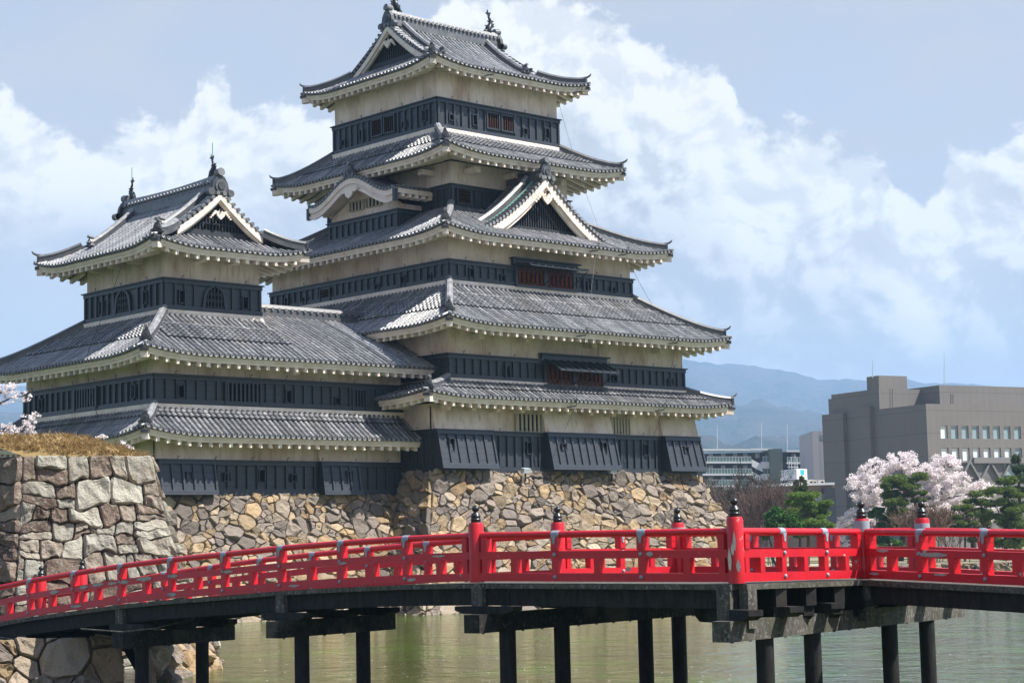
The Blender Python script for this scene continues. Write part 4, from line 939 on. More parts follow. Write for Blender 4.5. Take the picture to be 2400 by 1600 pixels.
def shape_stone(b, fn, poly, rg, size, hue, relief, gap, tone, tilt=.26, f_rng=(.04, .10), inset=(.85, .95)):
    cx = sum(q[0] for q in poly)/len(poly); cy = sum(q[1] for q in poly)/len(poly); pl = []
    for k in range(len(poly)):
        a, e = poly[k], poly[(k+1) % len(poly)]; l = math.hypot(a[0]-e[0], a[1]-e[1])
        if l < .03: continue
        f = rg.uniform(*f_rng)
        pl += [(a[0]+(e[0]-a[0])*f, a[1]+(e[1]-a[1])*f), (a[0]+(e[0]-a[0])*.5+rg.normal(0, .012), a[1]+(e[1]-a[1])*.5+rg.normal(0, .012)), (a[0]+(e[0]-a[0])*(1-f), a[1]+(e[1]-a[1])*(1-f))]
    if len(pl) < 3: return
    ring = []
    for q in pl:
        l = math.hypot(q[0]-cx, q[1]-cy); s = max(.2, 1-gap/max(l, .02)); ring.append((cx+(q[0]-cx)*s, cy+(q[1]-cy)*s))
    sz = math.sqrt(max(.001, sum(ring[k][0]*ring[(k+1) % len(ring)][1]-ring[(k+1) % len(ring)][0]*ring[k][1] for k in range(len(ring)))/2))
    h = relief*rg.uniform(.55, 1.3)*min(1.2, sz/size+.25); tx, ty = rg.normal(0, tilt, 2)*min(1, .5/max(sz, .2))
    hu = hue(cx, cy, rg) if hue else rg.random(); tn = rg.uniform(*tone)
    off = Vector((rg.uniform(-50, 50), rg.uniform(-50, 50), 0)); fq = 1.5/max(sz, .18); am = h*.75
    def O(q, s, o, rough=1):
        x, y = cx+(q[0]-cx)*s, cy+(q[1]-cy)*s; v = Vector((x*fq, y*fq, 0))+off
        nz = MN.noise(v)*am+MN.noise(v*2.3)*am*.55+abs(MN.noise(v*1.1+Vector((9, 4, 0))))*-am*.5
        return fn(x, y, o+(x-cx)*tx+(y-cy)*ty+nz*rough)
    k_ = len(ring); rings = [[O(q, 1, -.2, 0) for q in ring], [O(q, 1, h*.25, .25) for q in ring], [O(q, rg.uniform(*inset), h, .8) for q in ring]]
    for sc in ((.72, .5, .27) if sz > .3 else (.55,)): rings.append([O(q, sc, h*1.05) for q in ring])
    b.grid(rings, tone=tn, hue=hu, close=True, sm=False)
    cpt = O((cx, cy), 1, h*1.05); m = k_; last = rings[-1]
    for k in range(m): b.face([last[k], last[(k+1) % m], cpt], tn, hu)
def ashlar(b, fn, Wd, Ht, seed, hue, rowh=(.34, .70), bw=(.34, 1.25)):
    """big roughly squared blocks in wavering courses, with slivers wedged between"""
    rg = np.random.default_rng(seed); ys = [0]
    while ys[-1] < Ht-.35: ys.append(ys[-1]+rg.uniform(*rowh))
    ys = [y*Ht/ys[-1] for y in ys]; ph = rg.uniform(0, 9, (len(ys), 3))
    def yb(r, x): return ys[r] if r in (0, len(ys)-1) else ys[r]+.09*math.sin(x*1.9+ph[r][0])+.06*math.sin(x*4.7+ph[r][1])+.03*math.sin(x*11+ph[r][2])
    def put(x0, x1, j0, j1, lo, hi):
        """block between two joints (bottom x, top x) and two bed lines"""
        def L(x, f): return f(x)
        n = 3; bt = [(x0+(x1-x0)*i/n) for i in range(n+1)]; tp = [(j0+(j1-j0)*i/n) for i in range(n+1)]
        poly = [(x, lo(x)) for x in bt]+[(x, hi(x)) for x in tp[::-1]]
        poly = [(min(max(px_, 0), Wd), min(max(py_, 0), Ht)) for px_, py_ in poly]
        shape_stone(b, fn, poly, rg, .8, hue, .11, .012, (.5, 1.0), tilt=.09, f_rng=(.10, .2), inset=(.84, .94))
    for r in range(len(ys)-1):
        x = 0; j = 0; lo = lambda x, r=r: yb(r, x); hi = lambda x, r=r: yb(r+1, x)
        while x < Wd-.02:
            w = rg.uniform(*bw); x1 = x+w
            if Wd-x1 < .35: x1 = Wd
            j1 = Wd if x1 == Wd else x1+rg.uniform(-.14, .14)
            q = rg.random(); mid = lambda t, a=rg.uniform(.35, .65), lo=lo, hi=hi: lo(t)+(hi(t)-lo(t))*a
            if q < .22 and x1-x > .5: put(x, x1, (x+j)/2, (x1+j1)/2, lo, mid); put((x+j)/2, (x1+j1)/2, j, j1, mid, hi)
            elif q < .36 and x1-x > .6:
                c = .25; put(x, x+(x1-x)*c, j, j+(j1-j)*c, lo, mid); put(x, x+(x1-x)*c, j, j+(j1-j)*c, mid, hi); put(x+(x1-x)*c, x1, j+(j1-j)*c, j1, lo, hi)
            else: put(x, x1, j, j1, lo, hi)
            x, j = x1, j1
def base_block(name, label, rect, zt, zb, off, size, seed, hue, faces='xyX', parent=None, inner=.05):
    """battered stone base: rect at the top, spreading by off at the bottom"""
    x0, x1, y0, y1 = rect; H = zt-zb
    def o_at(k): return off*(.62*k+.38*k*k)     # k = 0 at the top
    root = thing(name, label, 'castle base', ((x0+x1)/2, (y0+y1)/2, zb))
    def mk(ax):
        n = {'y': Vector((0, -1, 0)), 'x': Vector((-1, 0, 0)), 'X': Vector((1, 0, 0))}[ax]
        nn = (n+Z*.5).normalized()
        def fn(u, v, o):
            k = 1-v; d = o_at(k); z = zb+H*v
            if ax == 'y': p = Vector((x0-d+(x1-x0+2*d)*u, y0-d, z))
            elif ax == 'x': p = Vector((x0-d, y1+d-(y1-y0+2*d)*u, z))
            else: p = Vector((x1+d, y0-d+(y1-y0+2*d)*u, z))
            return p+nn*o
        return fn
    bk = MB()
    for ax in 'xyX':
        fn = mk(ax); bk.grid([[fn(u/6, v/6, -.06) for u in range(7)] for v in range(7)], sm=False)
    q = o_at(0)+.05; bk.face([(x0+.06, y0+.06, zt-.02), (x1-.06, y0+.06, zt-.02), (x1-.06, y1, zt-.02), (x0+.06, y1, zt-.02)])
    bk.build('wall_core', GAP, root, loc=(x0, y0, zb))
    b = MB()
    for i, ax in enumerate(faces):
        fn = mk(ax); Wd = ((x1-x0) if ax == 'y' else (y1-y0))+off; Ht = H*1.12
        stones(b, lambda u, v, o: fn(u/Wd, v/Ht, o), Wd, Ht, size, seed+i, hue=lambda u, v, rg, Ht=Ht: hue(v/Ht, rg), stretch=1.35)
    b.build('stonework', STONE_K, root, loc=(x0, y0, zb)); return root
def hue_keep(v, rg):
    # grey stones above, golden ones in the lower courses
    r = rg.random()
    if v > .62: return rg.uniform(.0, .42) if r < .62 else rg.uniform(.45, .78)
    if v > .2: return rg.uniform(.42, .85) if r < .72 else (rg.uniform(.0, .4) if r < .9 else rg.uniform(.9, 1))
    return rg.uniform(.05, .6) if r < .75 else rg.uniform(.9, 1)
base_block('castle_rampart', 'broad stone base of golden and grey boulders under the keep', (-8.5, 8.5, -8.5, 8.5), -1.8, WATER-.4, 3.55, .47, 11, hue_keep)
base_block('castle_rampart', 'lower stone base of grey and golden boulders under the left turret', (-21.0, -8.0, -6.5, 4.0), -2.75, WATER-.4, 3.0, .47, 31, hue_keep, faces='xy')

def left_wall():
    """near stone wall on the left: a tall battered block of big lichened stones with dry grass on top"""
    D0 = 45.9
    root = thing('stone_wall', 'nearest wall of big pale lichened blocks at the far left, dry grass on its top', 'stone wall', cw(-11, 46.5, WATER))
    fdir = (rH*math.cos(R(27))+fH*math.sin(R(27))).normalized(); fn_ = Vector((fdir.y, -fdir.x, 0))
    if fn_.dot(fH) > 0: fn_ = -fn_
    a = at(54, 1068, D0); H = a.z-WATER+.35; zb = WATER-.35
    kx = (349-1200)/FOC; wt = (kx*(a-CAM).dot(fH)-(a-CAM).dot(rH))/(fdir.dot(rH)-kx*fdir.dot(fH))
    def o_at(k): return 2.15*(.55*k+.45*k*k)
    def fy(u, v, o):
        k = 1-v; d = o_at(k); base = Vector((a.x, a.y, 0))+fdir*(-.28*d+(wt+d*1.05)*u)+fn_*d*.55
        return Vector((base.x, base.y, zb+H*v))+(fn_+Z*.25).normalized()*o
    side = (fH*math.cos(R(20))-rH*math.sin(R(20))).normalized()
    def fx(u, v, o):   # the shaded flank going away to the left
        k = 1-v; d = o_at(k); base = Vector((a.x, a.y, 0))+(-rH*.85+fH*.52)*(7*(1-u))+fn_*d*.55-fdir*.28*d
        return Vector((base.x, base.y, zb+H*v))+(-rH*.5-fH*.85).normalized()*o*1.0
    ed = (fH*.9-rH*.40).normalized()
    def fr(u, v, o):   # right flank
        k = 1-v; d = o_at(k); base = Vector((a.x, a.y, 0))+fdir*(wt+d*.77)+fn_*d*.55+ed*(10*u)
        return Vector((base.x, base.y, zb+H*v))+rH*o
    bk = MB()
    for f in (fx, fy, fr): bk.grid([[f(u/6, v/8, -.10) for u in range(7)] for v in range(9)], sm=False)
    top = [fx(0, 1, 0), fx(1, 1, 0), fy(1, 1, 0), fr(1, 1, 0), fr(1, 1, 0)-fdir*16]; bk.face([p-Z*.05 for p in top]); bk.build('wall_core', GAP, root, loc=a)
    b = MB(); hl = lambda u, v, rg: (rg.uniform(.12, .42) if rg.random() < .40 else rg.uniform(.45, .95))
    Wd = wt+1.6; ashlar(b, lambda u, v, o: fy(u/Wd, v/H, o), Wd, H, 52, hl)
    ashlar(b, lambda u, v, o: fx(u/7, v/H, o), 7, H, 53, lambda u, v, rg: rg.uniform(.0, .5))  # darker hues here paint the flank's shade into the stones
    ashlar(b, lambda u, v, o: fr(u/10, v/H, o), 10, H, 54, hl)
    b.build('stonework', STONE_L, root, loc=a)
    # turf bank and dry grass
    from mathutils import noise as mn
    o2 = a+fdir*.05
    def g(u, w):  # u along the wall, w back from the edge
        p = o2+fdir*u-fn_*w; k = min(1, max(0, w)/1.5); e = min(1, max(0, (wt-.25-u)/1.3)); 
        return Vector((p.x, p.y, a.z-.02-.2*(w < 0)+.55*(k**.6)*(max(0, e)**.6)+.05*mn.noise(Vector((u, w, 0))*1.6)))
    us = [-6+(6+wt-.15)*i/40 for i in range(41)]; ws = [-.03, .03]+[.12+7*j/18 for j in range(19)]
    bk = MB(); bk.grid([[g(u, w+(-.0 if u > 0 else min(0, u)*-.6)) for w in ws] for u in us]); bank = tag(bk.build('ground', mat('turf_soil', m_plain((.24, .17, .08), .95, .05, .35, 3))), kind='structure')
    gm = MB(); 
    for k in range(2100):
        u = rr(-5.5, wt-.12); w = .04+abs(random.gauss(0, 1.1)) if random.random() < .8 else rr(.1, 6)
        w2 = w+(0 if u > 0 else -u*.6); c0 = g(u, w2); tb = rr(0, .8); L0 = rr(.09, .26); ta = rr(0, 6.28); td = Vector((math.cos(ta), math.sin(ta), 0))
        for j in range(random.randint(6, 15)):
            an = rr(0, 6.28); d = Vector((math.cos(an), math.sin(an), 0)); p = c0+d*rr(0, .10); l = L0*rr(.5, 1.1); tip = p+(d*rr(.2, .9)+td*.5+Vector(fn_)*.25)*l*.8+Z*l*rr(.3, .95); sd_ = d.cross(Z)*.010
            gm.face([p-sd_, p+sd_, p*.4+tip*.6+Z*.02+sd_*.7, tip], tone=min(1, max(0, tb+rr(-.2, .3))))
    tag(gm.build('grass', mat('dry_grass', m_leaf((.22, .14, .055), (.74, .55, .28), .25))), kind='stuff')
left_wall()

def abutment():
    """low foreshore of boulders in front of the left wall, under the bridge end"""
    root = thing('stone_abutment', 'low bank of brown boulders below the bridge at the left end', 'stone wall', cw(-10, 41, WATER))
    A = cw(-12.5, 39.3, 0); B = cw(-8.55, 40.6, 0); B2 = cw(-7.9, 45.8, 0); zt = WATER+1.02
    b = MB(); bk = MB(); out1 = (B-A).cross(Z).normalized(); out2 = (B2-B).cross(Z).normalized()
    def f1(u, v, o): d = (1-v)*.75; p = A+(B-A)*u+out1*d; return Vector((p.x, p.y, WATER-.3+(zt-WATER+.3)*v))+(out1+Z*.4).normalized()*o
    def f2(u, v, o): d = (1-v)*.75; p = B+(B2-B)*u+out2*d; return Vector((p.x, p.y, WATER-.3+(zt-WATER+.3)*v))+(out2+Z*.4).normalized()*o
    for f in (f1, f2): bk.grid([[f(u/4, v/4, -.1) for u in range(5)] for v in range(5)], sm=False)
    bk.face([Vector((p.x, p.y, zt-.1)) for p in (A, B, B2, A+(B2-B))]); bk.build('wall_core', GAP, root, loc=A)
    hu = lambda u, v, rg: rg.choice([rg.uniform(.1, .4), rg.uniform(.6, .8), rg.uniform(.45, .6)])
    L1 = (B-A).length; L2 = (B2-B).length; H = 1.4
    stones(b, lambda u, v, o: f1(u/L1, v/H, o), L1, H, .62, 71, hue=hu, small=.2, relief=.2); stones(b, lambda u, v, o: f2(u/L2, v/H, o), L2, H, .62, 72, hue=hu, small=.2, relief=.2)
    b.build('stonework', STONE_K, root, loc=A)
abutment()

# ------------------------------------------------------------------ the vermilion bridge
SCL = .92
def bp(px, py, D): return at(px, py, D*SCL)
bridge = thing('wooden_bridge', 'zigzag vermilion railed footbridge on tarred piles crossing the moat', 'bridge', cw(0, 31, WATER))
def B3(x, D, z): p = CAM+rH*x*SCL+fH*D*SCL; return Vector((p.x, p.y, z))
N1 = bp(1118, 1361, 34.5); P_ = bp(1727, 1363, 31); K_ = bp(2025, 1353.5, 34.1); R_ = bp(2400, 1371, 30.4); R_ = K_+(R_-K_)*1.6
ldir = (-rH*.73+fH*.683); ls = [1.86*i for i in range(11)]
zs_px = {0: 1361, 1: 1364.8, 2: 1371.5, 3: 1380, 4: 1391.5, 5: 1401, 6: 1413, 7: 1428, 8: 1443, 9: 1462, 10: 1484}
near_left = []
for i in range(11):
    x, D = -.64-.73*ls[i], 34.5+.683*ls[i]; px = 1200+FOC*x/D
    # height from the measured fall of the deck
    q = bp(px, zs_px[i], D); near_left.append(q)
near_left[0] = N1
F1 = bp(1310, 1349, 37.5); F2 = bp(1592, 1340, 40.0); F3 = bp(2166, 1339, 35.4); FR = bp(2400, 1352, 32.6); FR = F3+(FR-F3)*1.9
def same_z(p, z): return Vector((p.x, p.y, z))
F1 = same_z(F1, N1.z); F2 = same_z(F2, P_.z); F3 = same_z(F3, K_.z); FR = same_z(FR, R_.z)
def zleft(t):  # deck height along the left span, t metres (unscaled) from N1
    return float(np.interp(t, ls, [q.z for q in near_left]))
far_left = []
for t in [0, 1.86, 3.72, 5.58, 7.44, 9.3, 11.16, 13.02, 14.88, 16.6]:
    p = F1+ldir*t*SCL; far_left.append(same_z(p, zleft(min(t+1.2, 18.6))-.0))
POSTS = []
def rail_run(pts, inward, near, struts=True, ends=(True, True)):
    """one straight or arched length of railing through the given post feet"""
    bot, mid, top = MB(), MB(), MB()
    for i in range(len(pts)-1):
        p, q = pts[i], pts[i+1]
        bot.beam(p+Z*.0, q+Z*.0, .13, .135); mid.beam(p+Z*.365, q+Z*.365, .12, .125)
    top.tube([p+Z*.76 for p in pts], .058, 10)
    a = pts[0]
    bot.build('bottom_rail', RED, bridge, loc=a); mid.build('middle_rail', RED, bridge, loc=a); top.build('handrail', RED, bridge, loc=a)
    for i, p in enumerate(pts):
        if (i == 0 and not ends[0]) or (i == len(pts)-1 and not ends[1]): continue
        d = (pts[min(i+1, len(pts)-1)]-pts[max(i-1, 0)]); d.z = 0; d.normalize(); sd = d.cross(Z)
        b = MB(); b.obox(p-d*.062-sd*.059+Z*.133, d*.124, sd*.118, Z*.59); b.obox(p-d*.066-sd*.078+Z*.498, d*.132, sd*.156, Z*.118); b.obox(p-d*.066-sd*.078+Z*.624, d*.132, sd*.156, Z*.09)
        o = b.build('rail_post', RED, bridge, loc=p)
        out = sd if sd.dot(CAM-p) > 0 else -sd
        m = MB()
        m.tube([p-d*.075+Z*.76, p+d*.075+Z*.76], .064, 12)
        m.prism([p+out*.078+d*x+Z*y for x, y in ((-.06, .74), (.06, .74), (.035, .70), (.022, .66), (.024, .62), (0, .60), (-.024, .62), (-.022, .66), (-.035, .70))], out*.01)
        m.build('metal_strap', METAL, o, loc=p)
        bo = MB()
        for z in (.07, .43):
            q = p+out*.068+Z*z; bo.mark(); bo.tube([q, q+out*.012, q+out*.026], [.034, .034, .016], 10)
        bo.build_split('bolt', METAL, o)
    if struts:
        for i in range(len(pts)-1):
            p = (pts[i]+pts[i+1])/2; d = (pts[i+1]-pts[i]); d.z = 0; d.normalize(); sd = d.cross(Z)
            b = MB(); b.obox(p-d*.06-sd*.07+Z*.136, d*.12, sd*.14, Z*.229); b.build('rail_strut', RED, bridge, loc=p)
def big_post(p, h=1.0, collar=0, r=.128):
    b = MB(); b.lathe(p-Z*.02, [(r, 0), (r, h-.04), (r*.86, h)], 18); o = b.build('newel_post', RED, bridge, loc=p)
    f = MB(); f.lathe(p+Z*(h-.02), [(r_*1.0, z_*.76) for r_, z_ in [(.083, 0), (.083, .05), (.087, .055), (.087, .075), (.080, .08), (.080, .13), (.085, .135), (.085, .15), (.078, .155), (.072, .19), (.04, .225), (.034, .24), (.036, .245), (.058, .27), (.066, .305), (.056, .345), (.03, .37), (.008, .385), (.003, .40)]], 18)
    f.build('finial', BRONZE, o, loc=p)
    if collar:
        c = MB(); c.lathe(p+Z*.76, [(r+.004, 0), (r+.004, .11+.06*(collar > 1)), (r+.002, .125+.06*(collar > 1))], 18); c.build('metal_collar', METAL, o, loc=p)
    return o
def sub(p, q, n): return [p+(q-p)*i/n for i in range(n+1)]
rail_run(near_left, None, True, ends=(False, True)); rail_run(sub(N1, P_, 3), None, True, ends=(False, False)); rail_run(sub(P_, K_, 3), None, True, ends=(False, False)); rail_run(sub(K_, R_, 4), None, True, ends=(False, True))
rail_run(far_left, None, False, ends=(False, False)); rail_run(sub(F1, F2, 2), None, False, ends=(False, False)); rail_run(sub(F2, F3, 3), None, False, ends=(False, False)); rail_run(sub(F3, FR, 3), None, False, ends=(False, True))
# extra short posts flanking each newel
for p, q in ((N1, near_left[1]), (N1, P_), (P_, N1), (P_, K_), (K_, P_), (K_, R_), (F1, F2), (F2, F1), (F2, F3), (F3, F2), (F3, FR)):
    d = (q-p).normalized(); s = p+d*.22; sd = d.cross(Z); sd.z = 0; sd.normalize(); b = MB()
    b.obox(s-d*.055-sd*.059+Z*.133, d*.11, sd*.118, Z*.59); b.obox(s-d*.058-sd*.074+Z*.496, d*.116, sd*.148, Z*.12); b.obox(s-d*.058-sd*.074+Z*.626, d*.116, sd*.148, Z*.1); b.build('rail_post', RED, bridge, loc=s)
for p, cl in ((N1, 0), (P_, 0), (K_, 2), (F1, 0), (F2, 1), (F3, 1)): big_post(p, collar=cl)
big_post(far_left[-1], h=1.22, collar=1)
pe = at(96, 1455, 45.4); pe.z = far_left[-1].z-.13; big_post(pe, h=1.24, collar=1); rail_run([pe, far_left[-1]], None, False, ends=(False, False))
big_post(near_left[-1]+Z*.0, collar=1)
# peeled paint on rails, as chips of bare wood just proud of the paint
pm = MB()
def chip(p, d, out, w, h, z, jag=7):
    pts = []
    for i in range(jag): pts.append((-w/2+w*i/(jag-1), h/2*rr(.5, 1)*(1-abs(2*i/(jag-1)-1)**2*.7)))
    for i in range(jag): pts.append((w/2-w*i/(jag-1), -h/2*rr(.5, 1)*(1-abs(2*i/(jag-1)-1)**2*.7)))
    pm.mark(); pm.prism([p+d*x+Z*(z+y)+out*.0 for x, y in pts], out*.005)
for i, t, w, h, z in ((8, .6, .34, .10, .43), (7, .25, .30, .10, .44), (7, .55, .42, .10, .45), (7, .86, .3, .09, .43), (6, .5, .5, .11, .44), (6, .1, .3, .1, .42), (5, .08, .28, .09, .43), (7, .1, .32, .09, .06), (5, .05, .28, .09, .07), (4, .1, .3, .07, .42), (3, .25, .3, .06, .05), (2, .05, .24, .06, .40), (1, .5, .3, .05, .44), (1, .1, .22, .07, .05)):
    if i+1 >= len(near_left): continue
    p, q = near_left[i], near_left[i-1]; d = (q-p); p = p+d*t; d.normalize(); out = d.cross(Z).normalized(); out = out if out.dot(CAM-p) > 0 else -out; chip(p+out*.066, d, out, w, h, z)
for a, e, t, w, h, z in ((K_, R_, .30, .75, .10, .42), (K_, R_, .10, .3, .06, .46), (K_, R_, .33, .3, .05, .11), (P_, K_, .55, .06, .0, .4), (N1, P_, .70, .12, .10, .43), (N1, P_, .62, .1, .1, .2), (K_, R_, .06, .25, .05, .08)):
    if h == 0: continue
    d = (e-a); p = a+d*t; d.normalize(); out = d.cross(Z).normalized(); out = out if out.dot(CAM-p) > 0 else -out; chip(p+out*.066, d, out, w, h, z)
dv = (CAM-P_); dv.z = 0; dv.normalize(); sv = dv.cross(Z)
for x, z, w, h in ((-.01, .62, .05, .3), (-.06, .35, .06, .36), (.02, .25, .07, .2), (-.03, .5, .05, .2)):
    c = P_+dv*.131-sv*x*1.6; pm.mark(); pm.prism([c+sv*u*w+Z*(z+v*h) for u, v in ((-.2, -.5), (.3, -.4), (.5, 0), (.25, .3), (.1, .5), (-.25, .25), (-.5, -.1))], dv*.006)
pm.build_split('bare_wood_patch', PATCH, bridge)
# deck, edge boards, girders
dk = MB(); th = .09
quads = [(N1, P_, F2, F1), (P_, K_, F3, F2), (K_, R_, FR, F3)]
fl = [F1]+far_left[1:]
for i in range(len(near_left)-1):
    j = min(i, len(fl)-2); quads.append((near_left[i+1], near_left[i], fl[j], fl[j+1]))
for q in quads:
    q = [p-Z*.035 for p in q]; dk.face(q); dk.face([p-Z*th for p in q][::-1])
dk.build('deck', TGREY, bridge, loc=N1)
def outward(p, q, ref):
    d = (q-p); d.z = 0; o = d.normalized().cross(Z); return o if o.dot(((p+q)/2)-ref) > 0 else -o
ctr = (N1+F2)/2
eb = MB(); gd = MB()
def edge(seq, ref_pts, girder=True):
    for i in range(len(seq)-1):
        p, q = seq[i], seq[i+1]; o = outward(p, q, ref_pts[i] if isinstance(ref_pts, list) else ref_pts); d = (q-p)
        eb.mark(); eb.obox(p-o*.12-Z*.115, d, o*.30, Z*.082); 
        if girder: gd.mark(); gd.obox(p-o*.16-Z*.40, d, o*.24, Z*.283)
mids = [(near_left[i]+fl[min(i, len(fl)-1)])/2 for i in range(len(near_left))]
edge(near_left, mids); edge([N1, P_], ctr); edge([P_, K_], (P_+F2)/2, girder=False); edge([K_, R_], (K_+F3)/2+(R_-K_)*.3)
edge(fl, mids); edge([F1, F2], (P_+N1)/2); edge([F2, F3], (P_+K_)/2); edge([F3, FR], (K_+R_)/2)
for w in (.33, .66):
    for i in range(len(near_left)-2):
        a, c = near_left[i].lerp(fl[min(i, len(fl)-1)], w), near_left[i+1].lerp(fl[min(i+1, len(fl)-1)], w); gd.mark(); gd.obox(a-Z*.40, c-a, (c-a).cross(Z).normalized()*.22, Z*.27)
    a, c = N1.lerp(F1, w), P_.lerp(F2, w); gd.mark(); gd.obox(a-Z*.40, c-a, (c-a).cross(Z).normalized()*.22, Z*.27)
    a, c = P_.lerp(F2, w), K_.lerp(F3, w); gd.mark(); gd.obox(a-Z*.40, c-a, (c-a).cross(Z).normalized()*.22, Z*.27)
    a, c = K_.lerp(F3, w), R_.lerp(FR, w); gd.mark(); gd.obox(a-Z*.40, c-a, (c-a).cross(Z).normalized()*.22, Z*.27)
hp = MB()
for p, q in ((N1, P_), (P_, N1), (P_, K_), (K_, R_), (near_left[3], near_left[2]), (near_left[6], near_left[5])):
    d = (q-p); d.z = 0; d.normalize(); sd = d.cross(Z); o_ = sd if sd.dot(CAM-p) > 0 else -sd; hp.mark(); hp.obox(p+d*.02+o_*.02-Z*.70, d*.24, o_*.16, Z*.585)
hp.build_split('hanging_block', TGREY, bridge)
jd = (R_-K_); jd.z = 0; jd.normalize(); js = jd.cross(Z).normalized()*.2; po = outward(P_, K_, (P_+F2)/2)
jn = MB(); jo = 1 if jd.dot(po) < 0 else -1
for tt in (.04, .27, .5, .73, .95):
    p = P_.lerp(K_, tt)-Z*.40; inn = jd if jd.dot(po) < 0 else -jd
    inn = (inn-po*inn.dot(po)*0).normalized(); jn.mark(); q = p+po*.13; jn.obox(q-js/2, inn*4.2, js, Z*.28); jn.mark(); q = p+po*.08-Z*.23
    jn.prism([q-js/2+inn*x+Z*y for x, y in ((0, .23), (0, .07), (.12, 0), (1.2, 0), (1.35, .1), (1.35, .23))], js)
jn.build_split('joist_end', mat('old_dark_timber', m_timber(True)), bridge)
eb.build_split('edge_board', TGREY, bridge); gd.build_split('girder', TDARK, bridge)
def pier(pxa, ytop, D, pxb, dirv, bdir, piles, hb=.30, Lc=1.0, zlow=WATER-.4, bm=None):
    bm = bm or mat('blackened_beam', m_timber_mid)
    """cross beam on round piles, with corbels carrying the girders"""
    a = bp(pxa, ytop, D); d = (rH*dirv[0]+fH*dirv[1]).normalized()
    k = (pxb-1200)/FOC; x, Dd = (a-CAM).dot(rH), (a-CAM).dot(fH); t = (k*Dd-x)/(d.dot(rH)-k*d.dot(fH)); e = a+d*t
    sd = d.cross(Z).normalized(); b = MB(); b.obox(a-sd*.16-Z*hb, e-a, sd*.32, Z*hb); root = b.build('pier_beam', bm, bridge, loc=a)
    for i, pp in enumerate(piles):
        kk = (pp-1200)/FOC; tt = (kk*Dd-x)/(d.dot(rH)-kk*d.dot(fH)); p = a+d*tt; m = MB(); m.tube([Vector((p.x, p.y, zlow)), Vector((p.x, p.y, a.z-hb+.01))], .14, 16); m.build('pile', TDARK, root, loc=p)
    bt = MB()
    for i in range(int(t/.55)):
        q = a+d*(.3+.55*i)-Z*(hb+.03); bt.mark(); bt.tube([q, q+Z*.05], .025, 6)
    bt.build_split('bolt', BRONZE, root)
    c = MB(); bd = Vector((bdir.x, bdir.y, 0)).normalized(); zt = a.z
    return a, d, t, bd
def corbels(a, d, t, bd, ks, ztop, Lc):
    c = MB()
    for k in ks:
        p = a+d*(t*k); h = ztop-a.z
        if h < .05: continue
        s = bd.cross(Z).normalized()*.26
        for sg in (1,):
            pr = [(-Lc, h), (-Lc, h*.45), (-Lc+.16, 0), (Lc-.16, 0), (Lc, h*.45), (Lc, h)]
            c.mark(); c.prism([p-s/2+bd*x+Z*(y+.002) for x, y in pr], s)
    c.build_split('corbel', TDARK, bridge)
nd = (P_-N1).normalized()
A = pier(1105, 1440, 33.6, 1643, (.6, .8), nd, (1174, 1300, 1493.5, 1571.5)); corbels(*A, (.06, .36, .66, .92), N1.z-.41, .62)
A = pier(1690, 1455.5, 30.6, 2217, (.6, .8), (R_-K_), (1769, 1880, 2059, 2146), hb=.31, bm=TGREY); corbels(*A, (.05, .2, .36, .5, .66, .8, .94), P_.z-.41, .55)
A = pier(638, 1456, 37.5, 901, (.6, .8), ldir, (697, 839)); corbels(*A, (.12, .5, .86), zleft(5.9)-.41, .6)
A = pier(275, 1483, 41.3, 530, (.6, .8), ldir, (326, 466)); corbels(*A, (.12, .5, .86), zleft(11.2)-.41, .6)
cable(bridge, [bp(-20, 1490, 45), bp(30, 1497, 44.5), bp(60, 1490, 44)], .02, 'pipe', TGREY); cable(bridge, [bp(190, 1473, 42), bp(285, 1480, 41), bp(360, 1472, 41), bp(440, 1453, 42), bp(480, 1440, 42)], .018, 'pipe', TGREY)

# ------------------------------------------------------------------ trees
def leafs(b, c, rx, ry, rz, n, size, shell=.5, tone=(0, 1), flat=.5, up=0.0):
    for _ in range(n):
        v = Vector((random.gauss(0, 1), random.gauss(0, 1), random.gauss(0, 1))).normalized(); k = (random.random()**shell)
        p = Vector(c)+rH*v.x*rx*k+fH*v.y*ry*k+Z*v.z*rz*k
        a = Vector((random.gauss(0, 1), random.gauss(0, 1), random.gauss(0, flat)+up)).normalized(); q = a.cross(Vector((random.gauss(0, 1), random.gauss(0, 1), random.gauss(0, 1)))).normalized()
        s = size*rr(.6, 1.3); b.face([p-a*s/2-q*s*.22, p+a*s*.5, p-a*s/2+q*s*.22] if up else [p-a*s/2, p-q*s*.42, p+a*s/2, p+q*s*.42], tone=rr(*tone))
PINE = m_leaf((.07, .115, .018), (.20, .27, .06), .4); PINE_M = mat('pine_needles', PINE)
PINE_D = mat('dark_pine_needles', m_leaf((.028, .058, .018), (.10, .16, .04), .22)); PINE_G = mat('bright_pine_needles', m_leaf((.08, .145, .018), (.24, .35, .06), .4))
SHRUB = mat('shrub_leaves', m_leaf((.030, .10, .012), (.10, .22, .025), .25)); CYP = mat('cypress_leaves', m_leaf((.035, .06, .012), (.13, .17, .035), .22))
BLOS = mat('cherry_blossom', m_leaf((.84, .76, .765), (.95, .90, .90), .35)); BARK = mat('tree_bark', m_plain((.055, .04, .032), .9, .1, .3, 4)); BARKR = mat('red_pine_bark', m_plain((.17, .085, .055), .9, .1, .3, 4))
TWIG = mat('bare_twigs', m_plain((.15, .10, .085), .9, .1, .25, 2)); TWIGB = mat('grey_twigs', m_plain((.10, .085, .07), .9, .1, .25, 2)); BUD = mat('brown_budding_twigs', m_plain((.17, .11, .075), .9, .1, .25, 2))
GZ = -7.25
